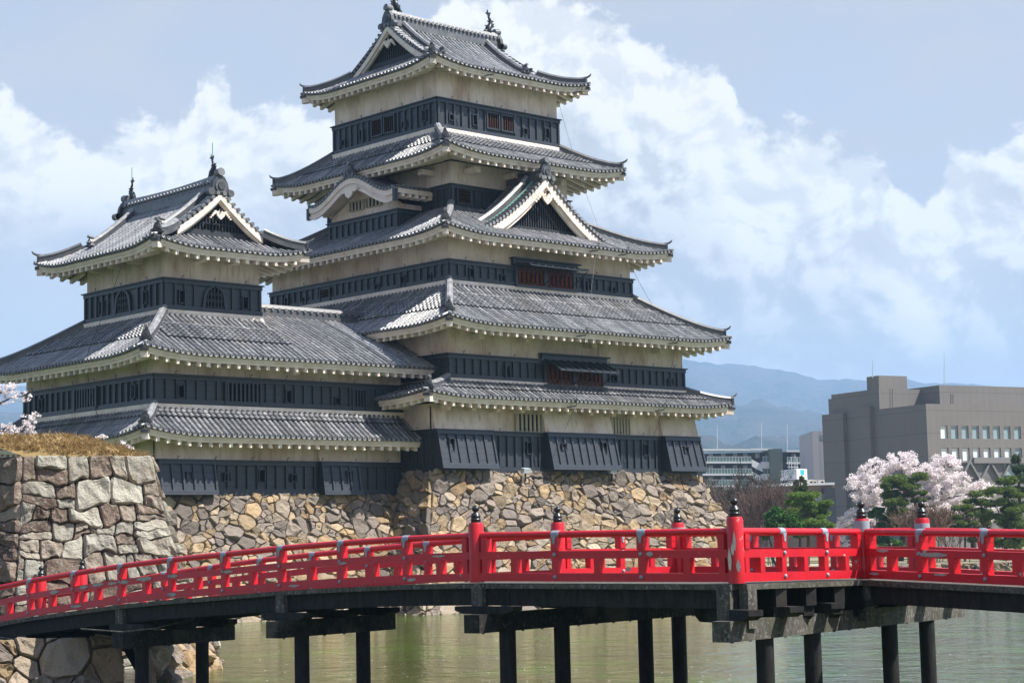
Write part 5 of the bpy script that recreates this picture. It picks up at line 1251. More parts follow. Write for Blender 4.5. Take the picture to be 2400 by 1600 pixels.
def limb(b, p, q, r0, r1, wob=.12, n=5):
    p, q = Vector(p), Vector(q); L = (q-p).length; pts = [p+(q-p)*i/n+(Vector((rr(-1, 1), rr(-1, 1), rr(-1, 1)))*wob*L*.25 if 0 < i < n else Vector()) for i in range(n+1)]
    b.tube(pts, [r0+(r1-r0)*i/n for i in range(n+1)], 6); return pts
def pine(label, D, base, trunk, pads, needles=PINE_M, bark=BARKR, dens=1.0, name='pine_tree', group='trees beyond the moat', tr=.16):
    """pads: (px, py, half width px, half height px); trunk: pixel polyline from the ground up"""
    m = FOC/D; tp = [at(x, y, D) for x, y in trunk]; root = thing(name, label, 'tree', Vector((tp[0].x, tp[0].y, GZ)), group)
    tp[0].z = GZ-.1; t = MB(); t.tube(tp, [tr*(1-.65*i/(len(tp)-1)) for i in range(len(tp))], 7); c = MB()
    for (x, y, w, h) in pads:
        dd = D+rr(-.6, .6)*w/m; p = at(x, y, dd); rx, rz = 1.4*w/m, 1.45*h/m
        j = min(range(len(tp)), key=lambda i: (tp[i]-p).length+max(0, tp[i].z-p.z)*2); limb(t, tp[j], p-Z*rz*.5, tr*.4, .03)
        k = max(3, int(rx*1.9))
        for i in range(k*2):
            an = rr(0, 6.28); rad = rx*math.sqrt(random.random())*.85; cc = p+rH*rad*math.cos(an)+fH*rad*math.sin(an)*.8+Z*(rz*(.35*(1-(rad/rx)**2)+rr(-.3, .3)))
            leafs(c, cc, rx*.34, rx*.34, rz*.42+.05, int(330*dens*max(.5, rx*.8)), .19, .45, (0, 1), .5, .5)
    t.build('trunk', bark, root, loc=tp[0]); c.build('crown', needles, root, loc=tp[0]); return root
def broadleaf(label, D, base, blobs, leaf, size=.16, dens=1.0, name='shrub', group='trees beyond the moat', bark=BARK, tr=.1):
    m = FOC/D; g = at(base, 1320, D); g.z = GZ; root = thing(name, label, 'tree' if 'tree' in name else 'shrub', g, group); t = MB(); c = MB()
    for (x, y, w, h) in blobs:
        p = at(x, y, D+rr(-.3, .3)*w/m); limb(t, g-Z*.1, p, tr, .03); rx, rz = w/m, h/m; k = max(5, int(14*rx*rz))
        for i in range(min(60, k)):
            v = Vector((random.gauss(0, 1), random.gauss(0, 1), random.gauss(0, 1))).normalized()*(.55+.4*random.random()); cc = p+rH*v.x*rx*.8+fH*v.y*rx*.8+Z*v.z*rz*.8
            leafs(c, cc, rx*.3, rx*.3, rz*.28, int(260*dens), size, .5)
    t.build('trunk', bark, root, loc=g); c.build('crown', leaf, root, loc=g); return root
def grow(t, tips, p, d, L, r, depth, spread=.55, lift=.1, n=3):
    q = p+d*L; pts = limb(t, p, q, max(r, .02), max(r*.62, .016), .15, 3); tips.append((q, depth)); 
    if depth == 0: return
    for i in range(n if random.random() < .8 else n-1):
        v = Vector((random.gauss(0, 1), random.gauss(0, 1), random.gauss(0, .7)))*spread; nd = (d+v+Z*lift).normalized(); s = pts[-1] if i else pts[-2]
        grow(t, tips, s, nd, L*rr(.62, .86), r*.6, depth-1, spread, lift, n)
def bare(label, D, base, top, n=5, depth=4, twig=TWIG, name='bare_tree', spread=.5, w=40, r=.05, group='trees beyond the moat'):
    g = at(base, 1320, D); g.z = GZ; H = at(base, top, D).z-GZ; root = thing(name, label, 'tree', g, group); t = MB(); tips = []
    for i in range(n):
        s = g+rH*rr(-w, w)/FOC*D+fH*rr(-1, 1); grow(t, tips, s, (Z+rH*rr(-.3, .3)).normalized(), H*.34, r, depth, spread, .25, 3)
    t.build('branches', twig, root, loc=g); return root
def cherry(label, D, base, trunk, blobs, group='cherry trees in blossom', dens=1.0, gz=GZ, size=.15):
    m = FOC/D; tp = [at(x, y, D) for x, y in trunk]; g = Vector((tp[0].x, tp[0].y, gz)); tp[0] = g-Z*.1; root = thing('cherry_tree', label, 'tree', g, group)
    t = MB(); c = MB(); t.tube(tp, [.30*(1-.5*i/(len(tp)-1)) for i in range(len(tp))], 8)
    for (x, y, w, h) in blobs:
        p = at(x, y, D+rr(-.5, .5)*w/m); rx, rz = w/m, h/m; s = tp[-1] if random.random() < .7 else tp[-2]; limb(t, s, p, .11, .04, .2)
        for i in range(int(26*dens*rx*rz)+6):
            v = Vector((random.gauss(0, 1), random.gauss(0, 1), random.gauss(0, 1))).normalized()*(random.random()**.4); q = p+rH*v.x*rx+fH*v.y*rx+Z*v.z*rz
            if random.random() < .35: limb(t, p+(q-p)*.2, q, .03, .012, .25, 3)
            leafs(c, q, .38, .38, .26, 60, size, .6, (.0, 1), 1)
    t.build('trunk', BARK, root, loc=g); c.build('crown', BLOS, root, loc=g); return root
cherry('wide cherry tree in pale pink blossom in front of the grey office block', 158, 2120, [(2110, 1325), (2118, 1240), (2150, 1190)],
       [(2110, 1085, 46, 28), (2055, 1105, 52, 30), (2160, 1110, 50, 28), (2215, 1090, 42, 24), (2235, 1125, 40, 28), (2040, 1150, 46, 34), (2008, 1132, 30, 22), (2060, 1195, 52, 32), (2020, 1215, 36, 28), (2150, 1150, 50, 25), (2200, 1155, 44, 26), (2170, 1190, 56, 24), (2240, 1180, 42, 22), (1990, 1240, 34, 34), (2000, 1285, 30, 24), (2300, 1150, 34, 26)])
cherry('lower cherry tree in blossom half hidden behind the right hand pines', 166, 2280, [(2285, 1325), (2280, 1260), (2270, 1220)],
       [(2260, 1170, 44, 18), (2290, 1150, 26, 16), (2225, 1205, 42, 18), (2190, 1215, 40, 18), (2270, 1205, 42, 20), (2310, 1200, 30, 22), (2300, 1290, 30, 14), (2350, 1290, 26, 14)])
pine('cloud pruned pine with a leaning red trunk in front of the cherry blossom', 150, 2120, [(2165, 1325), (2150, 1200), (2142, 1170), (2125, 1150), (2112, 1132)],
     [(2120, 1125, 46, 14), (2095, 1140, 26, 10), (2150, 1142, 28, 9), (2108, 1158, 30, 10), (2158, 1157, 18, 6), (2155, 1172, 16, 5), (2115, 1180, 32, 12), (2105, 1200, 30, 11)])
pine('small round topped pine with a bent dark trunk at the right', 147, 2262, [(2262, 1325), (2262, 1240), (2256, 1210)], [(2259, 1193, 24, 8), (2275, 1205, 16, 6), (2240, 1212, 16, 6), (2270, 1225, 22, 7), (2250, 1240, 24, 8)], bark=BARK, tr=.10)
pine('tall straight layered pine near the right edge of the park', 148, 2355, [(2357, 1325), (2356, 1230), (2355, 1150), (2354, 1122)], [(2355, 1128, 26, 10), (2345, 1150, 34, 10), (2372, 1165, 30, 11), (2335, 1180, 34, 11), (2375, 1195, 38, 12), (2340, 1215, 40, 13), (2375, 1235, 42, 14), (2345, 1255, 40, 14), (2380, 1275, 40, 14)], needles=PINE_M, bark=BARK)
pine('open branched red pine just left of the tall layered pine', 151, 2303, [(2308, 1325), (2305, 1240), (2300, 1180)], [(2303, 1158, 28, 8), (2285, 1175, 24, 7), (2320, 1180, 22, 7), (2295, 1200, 28, 8), (2325, 1225, 26, 9), (2290, 1245, 28, 9), (2310, 1265, 30, 10)], dens=.75)
pine('dark conical conifer rising behind the layered pine', 162, 2385, [(2390, 1325), (2388, 1100), (2388, 1062)], [(2388, 1080, 12, 14), (2390, 1105, 20, 14), (2385, 1130, 26, 14), (2392, 1155, 30, 14), (2400, 1190, 34, 18), (2395, 1230, 36, 20), (2395, 1270, 36, 20)], needles=PINE_D, bark=BARK, name='conifer_tree')
pine('bright green spreading pine left of the office block', 146, 1900, [(1893, 1325), (1895, 1250), (1896, 1200), (1893, 1170)], [(1893, 1165, 32, 11), (1870, 1182, 32, 11), (1915, 1185, 26, 12), (1880, 1200, 40, 11), (1918, 1210, 24, 11), (1860, 1222, 36, 12), (1905, 1225, 36, 12), (1925, 1235, 24, 9), (1870, 1245, 36, 10), (1910, 1250, 36, 10)], needles=PINE_G)
pine('narrow dark green cypress behind the bright pine', 160, 1873, [(1876, 1325), (1876, 1200), (1876, 1125)], [(1876, 1130, 12, 12), (1872, 1148, 20, 11), (1884, 1158, 22, 11), (1872, 1172, 28, 12), (1885, 1190, 28, 12), (1875, 1215, 28, 14), (1875, 1245, 28, 14)], needles=CYP, bark=BARK, name='cypress_tree')
pine('olive green bushy conifer left of the cypress', 158, 1826, [(1826, 1325), (1826, 1220), (1826, 1160)], [(1826, 1158, 14, 12), (1832, 1172, 18, 12), (1822, 1188, 22, 13), (1834, 1200, 20, 12), (1825, 1222, 22, 13)], needles=CYP, bark=BARK, name='conifer_tree')
broadleaf('clipped round dark green shrub at the moat edge left of the bright pine', 144, 1820, [(1824, 1218, 42, 36), (1798, 1240, 24, 26), (1858, 1228, 34, 34)], SHRUB, name='round_shrub')
broadleaf('dark evergreen shrub behind the bridge corner newel', 152, 2060, [(2055, 1205, 30, 22), (2075, 1230, 36, 26), (2050, 1255, 36, 24), (2085, 1280, 40, 24)], SHRUB, name='evergreen_shrub')
broadleaf('low green undergrowth between the bridge rails at the right', 144, 2080, [(2080, 1285, 48, 14), (2140, 1285, 40, 12), (2010, 1296, 30, 8)], PINE_D, name='evergreen_shrub')
bare('leafless grey tree with fine twigs beside the stone base corner', 152, 1725, 1105, n=8, depth=5, twig=TWIGB, w=60, r=.07, spread=.6)
bare('reddish leafless bush of upright stems left of the round shrub', 148, 1785, 1145, n=16, depth=4, twig=TWIG, w=34, r=.035, spread=.28, name='bare_shrub')
bare('brown budding bush behind the rail in front of the cherry blossom', 146, 2150, 1185, n=17, depth=4, twig=BUD, w=50, r=.035, spread=.5, name='bare_shrub')
bare('brown twiggy bush behind the small round topped pine', 150, 2225, 1180, n=12, depth=4, twig=BUD, w=36, r=.035, spread=.5, name='bare_shrub')
# blossom at the left edge, between the near wall and the turret
def left_cherry():
    D = 56; m = FOC/D; root = thing('cherry_tree', 'cherry boughs in blossom reaching in from the left edge above the grass', 'tree', at(-60, 1200, D), 'cherry trees in blossom'); t = MB(); c = MB(); bp_ = [at(-160, 1180, D), at(-90, 1040, D), at(-40, 960, D)]
    t.tube(bp_, [.14, .1, .07], 7)
    for s, pts in ((0, [(-40, 960), (0, 945), (30, 930), (58, 928)]), (0, [(-40, 960), (0, 920), (20, 915), (34, 912)]), (0, [(-60, 1030), (0, 1030), (40, 1020), (62, 995), (70, 985), (82, 972)]), (0, [(-60, 1030), (10, 1010), (30, 1020), (60, 1000), (75, 1003)]), (0, [(-60, 1050), (10, 1035), (25, 1040), (45, 1025)]), (0, [(-60, 1045), (0, 1018), (15, 1000), (25, 1012)])):
        ps = [at(x, y, D+rr(-.3, .3)) for x, y in pts]; t.tube(ps, [.05, .03, .02, .014, .01, .008][:len(ps)], 5)
        for k in range(34):
            j = random.randrange(len(ps)-1); p = ps[j].lerp(ps[j+1], random.random())+Vector((rr(-1, 1), rr(-1, 1), rr(-1, 1)))*.17; leafs(c, p, .09, .09, .07, 22, .05, .6, (0, 1), 1)
    for x, y in ((232, 1025), (240, 1021), (247, 1024), (300, 1045), (308, 1049), (288, 1036)): leafs(c, at(x, y, D-3), .10, .10, .05, 30, .06, .6, (0, 1), 1)
    t.build('branches', BARK, root, loc=bp_[0]); c.build('blossom', BLOS, root, loc=bp_[0])
left_cherry()
# ------------------------------------------------------------------ far bank furniture and people
def revetment():
    root = MB(); L = 150; bk = MB(); o = cw(-20, 137.9, 0)
    def f(u, v, q): p = o+rH*u-fH*(1-v)*.25; return Vector((p.x, p.y, WATER-.2+.75*v))-fH*q
    bk.grid([[f(L*i/10, j, -.15) for i in range(11)] for j in (0, 1)], sm=False); r_ = thing('stone_edging', 'low line of grey boulders edging the far side of the moat', 'stone wall', o)
    bk.build('wall_core', GAP, r_, loc=o); stones(root, lambda u, v, q: f(u, v/.8, q), L, .8, .55, 91, small=.1, relief=.2); root.build('stonework', STONE_K, r_, loc=o)
revetment()
def post_fence():
    o = cw(8, 144, GZ); r_ = thing('low_fence', 'low rail fence along the path beyond the moat', 'fence', o); b = MB(); c = MB()
    for i in range(36): p = o+rH*i*1.4; b.mark(); b.tube([p, p+Z*.75], .035, 6)
    for z in (.35, .68): c.tube([o+Z*z, o+rH*49+Z*z], .025, 6)
    b.build_split('fence_post', TWIGB, r_); c.build('fence_rails', TWIGB, r_, loc=o)
post_fence()
def person(label, p, top, legs, face, stride=.16, seed=0):
    """small standing walker: one skinned body with clothing over it"""
    p = Vector(p); f = Vector(face).normalized(); s = f.cross(Z); root = thing('person', label, 'person', p, None)
    V = [(0, 0, .95), (0, 0, 1.15), (0, 0, 1.38), (0, 0, 1.50), (.02, 0, 1.62), (0, .09, .90), (.03, .10, .48), (stride, .10, .06), (stride+.16, .10, .03), (0, -.09, .90), (-.02, -.10, .48), (-stride, -.10, .08), (-stride+.15, -.10, .03), (0, .19, 1.40), (-.03, .24, 1.13), (.06, .24, .90), (.10, .235, .80), (0, -.19, 1.40), (.03, -.24, 1.13), (.12, -.24, .92), (.16, -.235, .82)]
    E_ = [(0, 1), (1, 2), (2, 3), (3, 4), (0, 5), (5, 6), (6, 7), (7, 8), (0, 9), (9, 10), (10, 11), (11, 12), (2, 13), (13, 14), (14, 15), (15, 16), (2, 17), (17, 18), (18, 19), (19, 20)]
    rad = [.15, .15, .17, .06, .105, .10, .07, .05, .045, .10, .07, .05, .045, .075, .055, .042, .03, .075, .055, .042, .03]
    me = bpy.data.meshes.new('body'); me.from_pydata([tuple(f*x+s*y+Z*z) for x, y, z in V], E_, []); o = bpy.data.objects.new('body', me); C.objects.link(o); o.parent = root
    md = o.modifiers.new('skin', 'SKIN'); sv = me.skin_vertices[0].data
    for q, r_ in zip(sv, rad): q.radius = (r_, r_*.85)
    sv[0].use_root = True; o.modifiers.new('sub', 'SUBSURF').levels = 1
    def cl(t, pb):
        z = t.vdot(obj_co(t), (0, 0, 1)); c = t.mix(t.map(z, .93, .95), legs, top); c = t.mix(t.map(z, 1.46, 1.48), c, (.45, .29, .21)); c = t.mix(t.map(z, .07, .09), (.03, .03, .03), c); setp(t, pb, c, .8, .2)
    me.materials.append(mat('clothing_%d' % seed, cl)); h = MB(); h.lathe(p+f*.005+Z*1.62, [(.115, 0), (.122, .05), (.10, .11), (.05, .14), (.01, .15)], 10); h.build('hair', mat('dark_hair', m_plain((.012, .010, .009), .6, .3)), root, loc=p)
g = at(2090, 1323, 149.0); person('walker in a dark jacket and blue jeans on the path beyond the moat', (g.x, g.y, GZ+.01), (.03, .035, .05), (.06, .09, .16), rH, seed=1)
g = at(1993, 1320, 149.5); person('walker in a blue jacket seen between the rails left of the corner newel', (g.x, g.y, GZ+.01), (.05, .12, .30), (.03, .03, .035), -rH, seed=2)

# ------------------------------------------------------------------ city beyond
def frame_block(D, pxc, ang_r, ang_l):
    """corner point and the two facade directions (degrees right / left of the view)"""
    c = at(pxc, 1300, D); r_ = (fH*math.cos(R(ang_r))+rH*math.sin(R(ang_r))).normalized(); l_ = (fH*math.cos(R(ang_l))-rH*math.sin(R(ang_l))).normalized(); return Vector((c.x, c.y, GZ)), r_, l_
def office():
    D = 260; c, r_, l_ = frame_block(D, 2183, 62, 28); zt = at(2183, 946, D).z; root = thing('office_building', 'large dark grey panelled office block with rows of square windows behind the blossom', 'building', c)
    GREY = mat('grey_panel_cladding', m_panelwall((.165, .152, .142), (.10, .093, .088), .9, 3.2)); GREYW = mat('pale_blind_glass', m_plain((.66, .72, .73), .2, .5, .15, .4)); FRM = mat('white_window_frame', m_plain((.6, .6, .58), .5, .4))
    def along(d, px):  # distance along facade d from the corner at which it reaches picture column px
        k = (px-1200)/FOC; q = c-CAM; return (k*q.dot(fH)-q.dot(rH))/(d.dot(rH)-k*d.dot(fH))
    LL = along(l_, 1944); LR = 62
    b = MB(); b.obox(c, r_*LR, l_*LL, Z*(zt-GZ)); 
    w1 = along(l_, 2057); hz = at(1960, 925, D+LL*.9).z; z2 = at(2057, 918, D+w1*.9).z
    b.obox(c+l_*w1+r_*.15-Z*.0+Z*(zt-GZ-.5), r_*9, l_*(LL-w1-.1), Z*(max(hz, z2)-zt+.5))
    st = along(l_, 2041); b.obox(c+l_*(w1+.1)+r_*.3+Z*(zt-GZ), r_*5.2, l_*(st-w1+1.2), Z*(at(2050, 881, D+w1).z-zt))
    # rooftop plant room
    p0 = c+r_*8+l_*6; b.obox(p0+Z*(zt-GZ-.3), r_*18, l_*26, Z*3.6)
    # relief fins on the blank flank
    for px, wd in ((1956, 5.0), (2030, 2.6)):
        s = along(l_, px); b.obox(c+l_*(s-wd/2)-r_*.7-Z*0, r_*.9, l_*wd, Z*(at(px, 972, D+s).z-GZ-(.0 if px < 2000 else -1)))
    out = -l_; zr = [(at(2190, y1, D).z-GZ, at(2190, y0, D).z-GZ) for y0, y1 in ((996, 1026.5), (1048, 1079))]; hz0 = zt-GZ
    for za, zb in ((zr[0][1], hz0+.02), (zr[1][1], zr[0][0]), (at(2190, 1084, D).z-GZ, zr[1][0])): b.obox(c+out*.001+Z*za, r_*LR, out*.30, Z*(zb-za))
    us = [along(r_, 2196+24.6*i) if i < 9 else along(r_, 2196+24.6*8)+(i-8)*(along(r_, 2196+24.6*8)-along(r_, 2196+24.6*7)) for i in range(19)]; ww = along(r_, 2212.5)-along(r_, 2196)
    for za, zb in zr:
        x = 0
        for u in us:
            if u+ww > LR: break
            b.obox(c+out*.002+r_*x+Z*za, r_*(u-x), out*.298, Z*(zb-za)); x = u+ww
        b.obox(c+out*.002+r_*x+Z*za, r_*(LR-x), out*.298, Z*(zb-za))
    b.build('wall', GREY, root, loc=c)
    for row, (y0, y1) in enumerate(((996, 1026.5), (1048, 1079))):
        for i in range(18):
            u = along(r_, 2196+24.6*i) if i < 9 else along(r_, 2196+24.6*8)+(i-8)*(along(r_, 2196+24.6*8)-along(r_, 2196+24.6*7))
            za, zb = at(2190, y1, D).z, at(2190, y0, D).z; wd = ww
            q = c+r_*u; f = MB()
            if u+wd > LR: continue
            f.obox(q+out*.004+Z*(za-GZ-.1), r_*wd, out*.10, Z*.12); f.obox(q+out*.004+Z*(za-GZ+.02), r_*.08, out*.08, Z*(zb-za)); f.obox(q+out*.004+r_*(wd-.06)+Z*(za-GZ+.02), r_*.06, out*.07, Z*(zb-za)); f.obox(q+out*.004+Z*(zb-GZ-.1), r_*wd, out*.085, Z*.1)
            o = f.build('window', FRM, root, loc=q); g = MB(); g.obox(q+out*.003+r_*.05+Z*(za-GZ+.03), r_*(wd-.1), out*.03, Z*(zb-za-.14)); g.build('pane', GREYW if (row == 1 and i not in (7, 8, 12)) or i == 0 else GLASS, o, loc=q)
    # recessed floor with a truss of diagonal struts
    za, zb = at(2190, 1131, D).z, at(2190, 1085, D).z; t = MB(); d = MB(); d.obox(c+out*.003+r_*14+Z*(za-GZ), r_*(LR-14), out*.05, Z*(zb-za)); 
    t.obox(c+out*.31+r_*8+Z*(zb-GZ), r_*(LR-8), out*.3, Z*.8); t.obox(c+out*.06+r_*8+Z*(za-GZ-.6), r_*(LR-8), out*.5, Z*.6)
    sp = (along(r_, 2313)-along(r_, 2265)); u = along(r_, 2236)
    while u < LR-2:
        a = c+out*.25+r_*u+Z*(za-GZ); m = c+out*.25+r_*(u+sp/2)+Z*(zb-GZ); e = c+out*.25+r_*(u+sp)+Z*(za-GZ); t.beam(a, m, .4, .5, side=out); t.beam(m, e, .4, .5, side=out); u += sp
    t.build('truss', mat('grey_truss', m_plain((.17, .165, .16), .6, .4)), root, loc=c); d.build('recessed_windows', GLASS, root, loc=c)
    an = MB()
    for px, y0, y1, dd in ((2045, 842, 880, D+10), (2213, 828, 946, D+10), (2345, 905, 950, D+30), (2011, 895, 916, D+16)): an.mark(); an.tube([at(px, y1+6, dd), at(px, y0, dd)], [.07, .03], 6)
    an.build_split('antenna_mast', mat('pale_steel', m_plain((.45, .47, .5), .4, .5)), root)
    ac = MB()
    for px, w in ((2352, 26), (2372, 30), (2392, 24)): q = at(px, 948, D+22); ac.mark(); ac.obox(q-rH*w/2/FOC*D, rH*w/FOC*D, fH*2, Z*1.4)
    ac.build_split('rooftop_unit', mat('dark_roof_units', m_plain((.09, .085, .08), .6, .3)), root)
    ld = MB()
    for px, y0, y1, dd in ((2089, 914, 955, D+6), (2231, 925, 946, D+7)):
        ld.mark()
        for s in (-3, 3): ld.tube([at(px+s, y1, dd), at(px+s, y0-4, dd)], .04, 5)
        for k in range(8): y = y0+(y1-y0)*k/8; ld.tube([at(px-3, y, dd), at(px+3, y, dd)], .03, 5)
    ld.build_split('ladder', TWIGB, root)
office()
def boxpx(b, x0, x1, y0, y1, D, dep, z0=None):
    """upright block facing the viewer, given the picture columns of its front, at distance D"""
    a, e = at(x0, y1, D), at(x1, y1, D); zt = at((x0+x1)/2, y0, D).z; zb = GZ-.1 if z0 is None else z0; d = Vector((e.x-a.x, e.y-a.y, 0)); o = Vector((a.x, a.y, zb)); b.obox(o, d, fH*dep, Z*(zt-zb)); return o, d, zt
def apartments():
    D = 320; DKW = mat('dark_facade_render', m_plain((.045, .05, .058), .7, .3, .2, .5)); WH = mat('white_slab_paint', m_plain((.72, .73, .74), .6, .3, .08, .4)); GRN = mat('green_balcony_glass', m_plain((.13, .22, .21), .25, .5, .2, .4)); STW = mat('slate_green_tower', m_plain((.085, .105, .10), .7, .3, .15, .5)); PNW = mat('pale_curtained_glass', m_plain((.34, .37, .38), .4, .4, .2, 1))
    c = at(1640, 1320, D); root = thing('apartment_building', 'dark apartment block with white slabs and green glass balconies behind the stone base', 'building', Vector((c.x, c.y, GZ)))
    b = MB(); boxpx(b, 1625, 1922, 1060, 1300, D, 14); b.build('wall', DKW, root, loc=c)
    s = MB()
    for x0, x1, y in ((1642, 1759, 1054), (1760, 1812, 1053), (1843, 1917, 1057), (1644, 1764, 1083.5), (1784, 1814, 1084), (1844, 1918, 1085), (1648, 1766, 1112), (1785, 1815, 1112.5), (1890, 1919, 1112), (1650, 1762, 1139)):
        a, e = at(x0, y+1.6, D-1.8), at(x1, y+1.6, D-1.8); s.mark(); s.obox(a, e-a, fH*2.0, Z*(.30))
    s.build_split('slab', WH, root)
    for x0, x1, y in ((1658, 1760, 1078), (1788, 1813, 1078), (1845, 1918, 1079), (1655, 1762, 1106), (1790, 1815, 1106), (1893, 1919, 1106), (1657, 1762, 1132)):
        g = MB(); a, e = at(x0, y+4, D-1.75), at(x1, y+4, D-1.75); g.obox(a, e-a, fH*.06, Z*.85); o = g.build('balcony', GRN, root, loc=a); r_ = MB(); r_.obox(a+Z*.85-fH*.03, e-a, fH*.12, Z*.06)
        n = max(3, int((x1-x0)/7))
        for i in range(n+1): q = a+(e-a)*i/n-fH*.03; r_.obox(q, (e-a).normalized()*.05, fH*.03, Z*.85)
        r_.build('balcony_rail', WH, o, loc=a)
    w = MB()
    for y in (1068, 1096, 1123):
        for x in (1661, 1690, 1718, 1742, 1770, 1795, 1855, 1878, 1902): a = at(x, y+5, D-.02); w.mark(); w.obox(a, rH*.75, -fH*.05, Z*.8)
    w.build_split('window', PNW, root)
    st = MB()
    for y in (1082, 1110, 1136):
        a, e = at(1762, y-2, D-2.4), at(1787, y+11, D-2.4); st.mark(); st.hexa([a-Z*.9, e-Z*.9, e-Z*.9+fH*.2, a-Z*.9+fH*.2, a+Z*.3, e+Z*.3, e+Z*.3+fH*.2, a+Z*.3+fH*.2]); p, q = at(1785, y+15, D-2.4), at(1804, y+15, D-2.4); st.obox(p, q-p, fH*1.4, Z*1.0)
    st.build_split('stair', WH, root); t = MB(); boxpx(t, 1812, 1843, 1051, 1300, D-3, 10); t.build('stair_tower', STW, root, loc=c)
    an = MB()
    for x, y0 in ((1681, 995), (1785, 990), (1845, 993)): an.mark(); an.tube([at(x, 1056, D+3), at(x, y0, D+3)], [.05, .02], 5)
    an.build_split('antenna_mast', WH, root)
apartments()
def white_block():
    D = 300; c = at(1930, 1320, D); root = thing('tower_building', 'pale lilac white block squeezed between the apartments and the dark office', 'building', Vector((c.x, c.y, GZ))); b = MB(); boxpx(b, 1915, 1990, 1009, 1300, D, 14); b.build('wall', mat('pale_lilac_render', m_panelwall((.42, .41, .45), (.34, .33, .37), .6, .6)), root, loc=c)
    w = MB(); a, e = at(1923, 1030.5, D-.04), at(1946, 1030.5, D-.04); w.obox(a, e-a, fH*.03, Z*.8); w.build('window', GLASS, root, loc=c)
white_block()
def brown_block():
    D = 225; c = at(1840, 1320, D); root = thing('low_building', 'low brown panelled building with a white roof edge behind the green pines', 'building', Vector((c.x, c.y, GZ))); BRN = mat('brown_panel_cladding', m_panelwall((.23, .165, .13), (.14, .10, .08), 1.6, 1.2)); b = MB()
    o, d, zt = boxpx(b, 1836, 1962, 1137, 1300, D, 16); a = at(1690, 1150, D+14); b.hexa([Vector((a.x, a.y, GZ)), o, o+fH*14, Vector((a.x, a.y, GZ))+fH*6, Vector((a.x, a.y, zt)), Vector((o.x, o.y, zt)), Vector((o.x, o.y, zt))+fH*14, Vector((a.x, a.y, zt))+fH*6]); b.build('wall', BRN, root, loc=c)
    e = MB(); ot = Vector((o.x, o.y, zt)); at_ = Vector((a.x, a.y, zt)); e.obox(ot-fH*.3, d, fH*.4, Z*.28); e.obox(at_-fH*.3, ot-at_, fH*.4, Z*.28); e.build('roof_edge', mat('white_roof_edge', m_plain((.72, .72, .72), .5, .3)), root, loc=c)
    w = MB(); f = MB()
    for x0, x1, y0, y1 in ((1843, 1862, 1157, 1190), (1912, 1936, 1158, 1180)):
        p, q = at(x0, y1, D-.06), at(x1, y1, D-.06); zz = at(x0, y0, D).z; f.mark(); f.obox(p, q-p, fH*.04, Z*(zz-p.z)); dx = (q-p); w.mark()
        for k in range(2): w.obox(p+dx*(.06+.5*k)-fH*.03+Z*.1, dx*.40, fH*.03, Z*(zz-p.z-.2))
    fo = f.build_split('window', mat('white_window_surround', m_plain((.68, .70, .70), .5, .3)), root)
    for fq_, pq_ in zip(fo, w.build_split('pane', GLASS, None)): pq_.parent = fq_; pq_.location = pq_.location-world_of(fq_)
    g = MB(); p, q = at(1938, 1300, D-2), at(1964, 1300, D-2); z1 = at(1950, 1142, D).z; g.obox(Vector((p.x, p.y, GZ)), q-p, fH*3, Z*(z1-GZ)); g.build('glazed_bay', mat('dark_curtain_wall', m_plain((.03, .035, .05), .2, .5)), root, loc=c)
    pl = MB(); 
    p, q = at(1829, 1131, D+5), at(1866, 1125, D+5); zt2 = zt+.3
    # rooftop hotel sign: two white boards with green lettering and a blue square
    sg = thing('rooftop_sign', 'white hotel sign box with green Japanese lettering on the low brown building', 'sign', Vector((p.x, p.y, zt+.02))); SW = mat('white_sign_board', m_plain((.80, .82, .84), .5, .3, .05, 1))
    A, Bc, Cc = at(1829, 1122, D+8), at(1868, 1122, D+2), at(1892, 1122, D+5); za, zb_ = at(1868, 1122, D+2).z, at(1868, 1097.5, D+2).z
    A.z = Bc.z = Cc.z = za; h = zb_-za; bx = MB(); bx.hexa([A, Bc, Cc, A+(Cc-Bc), A+Z*h, Bc+Z*h, Cc+Z*h, A+(Cc-Bc)+Z*h]); bx.obox(Vector((A.x, A.y, zt+.02)), (Bc-A)*1.0-Z*0, Cc-Bc, Z*(za-zt-.3)); bx.build('board', SW, sg, loc=p)
    nrm = (Bc-A).cross(Z).normalized(); 
    if nrm.dot(CAM-A) < 0: nrm = -nrm
    ex = (Bc-A).normalized()
    def text(s, pos, size):
        cu = bpy.data.curves.new('lettering', 'FONT'); cu.body = s; cu.size = size; cu.offset = size*.012; cu.align_x = 'CENTER'; cu.align_y = 'CENTER'; ob = bpy.data.objects.new('lettering', cu); C.objects.link(ob)
        dg = bpy.context.evaluated_depsgraph_get(); me = bpy.data.meshes.new_from_object(ob.evaluated_get(dg)); bpy.data.objects.remove(ob)
        o = bpy.data.objects.new('lettering', me); C.objects.link(o); me.materials.clear(); me.materials.append(mat('green_lettering', m_plain((.02, .22, .17), .5, .3, .05))); Mx = Matrix((ex, Z, ex.cross(Z))).transposed().to_4x4(); o.parent = sg
        Mx.translation = pos-Vector(sg.location); o.matrix_local = Mx
    text('サザンクロス', A.lerp(Bc, .38)+Z*h*.66+nrm*.03, .80); text('イン', A.lerp(Bc, .85)+Z*h*.66+nrm*.03, .72); text('松本', A.lerp(Bc, .66)+Z*h*.24+nrm*.03, .5)
    lg = MB(); n2 = (Cc-Bc).cross(Z).normalized(); n2 = n2 if n2.dot(CAM-Bc) > 0 else -n2; lg.obox(Bc.lerp(Cc, .34)+Z*h*.42+n2*.004, (Cc-Bc)*.38, n2*.02, Z*h*.5); lg.build('blue_square', mat('sky_blue_panel', m_plain((.02, .38, .85), .5, .3, .1)), sg, loc=p)
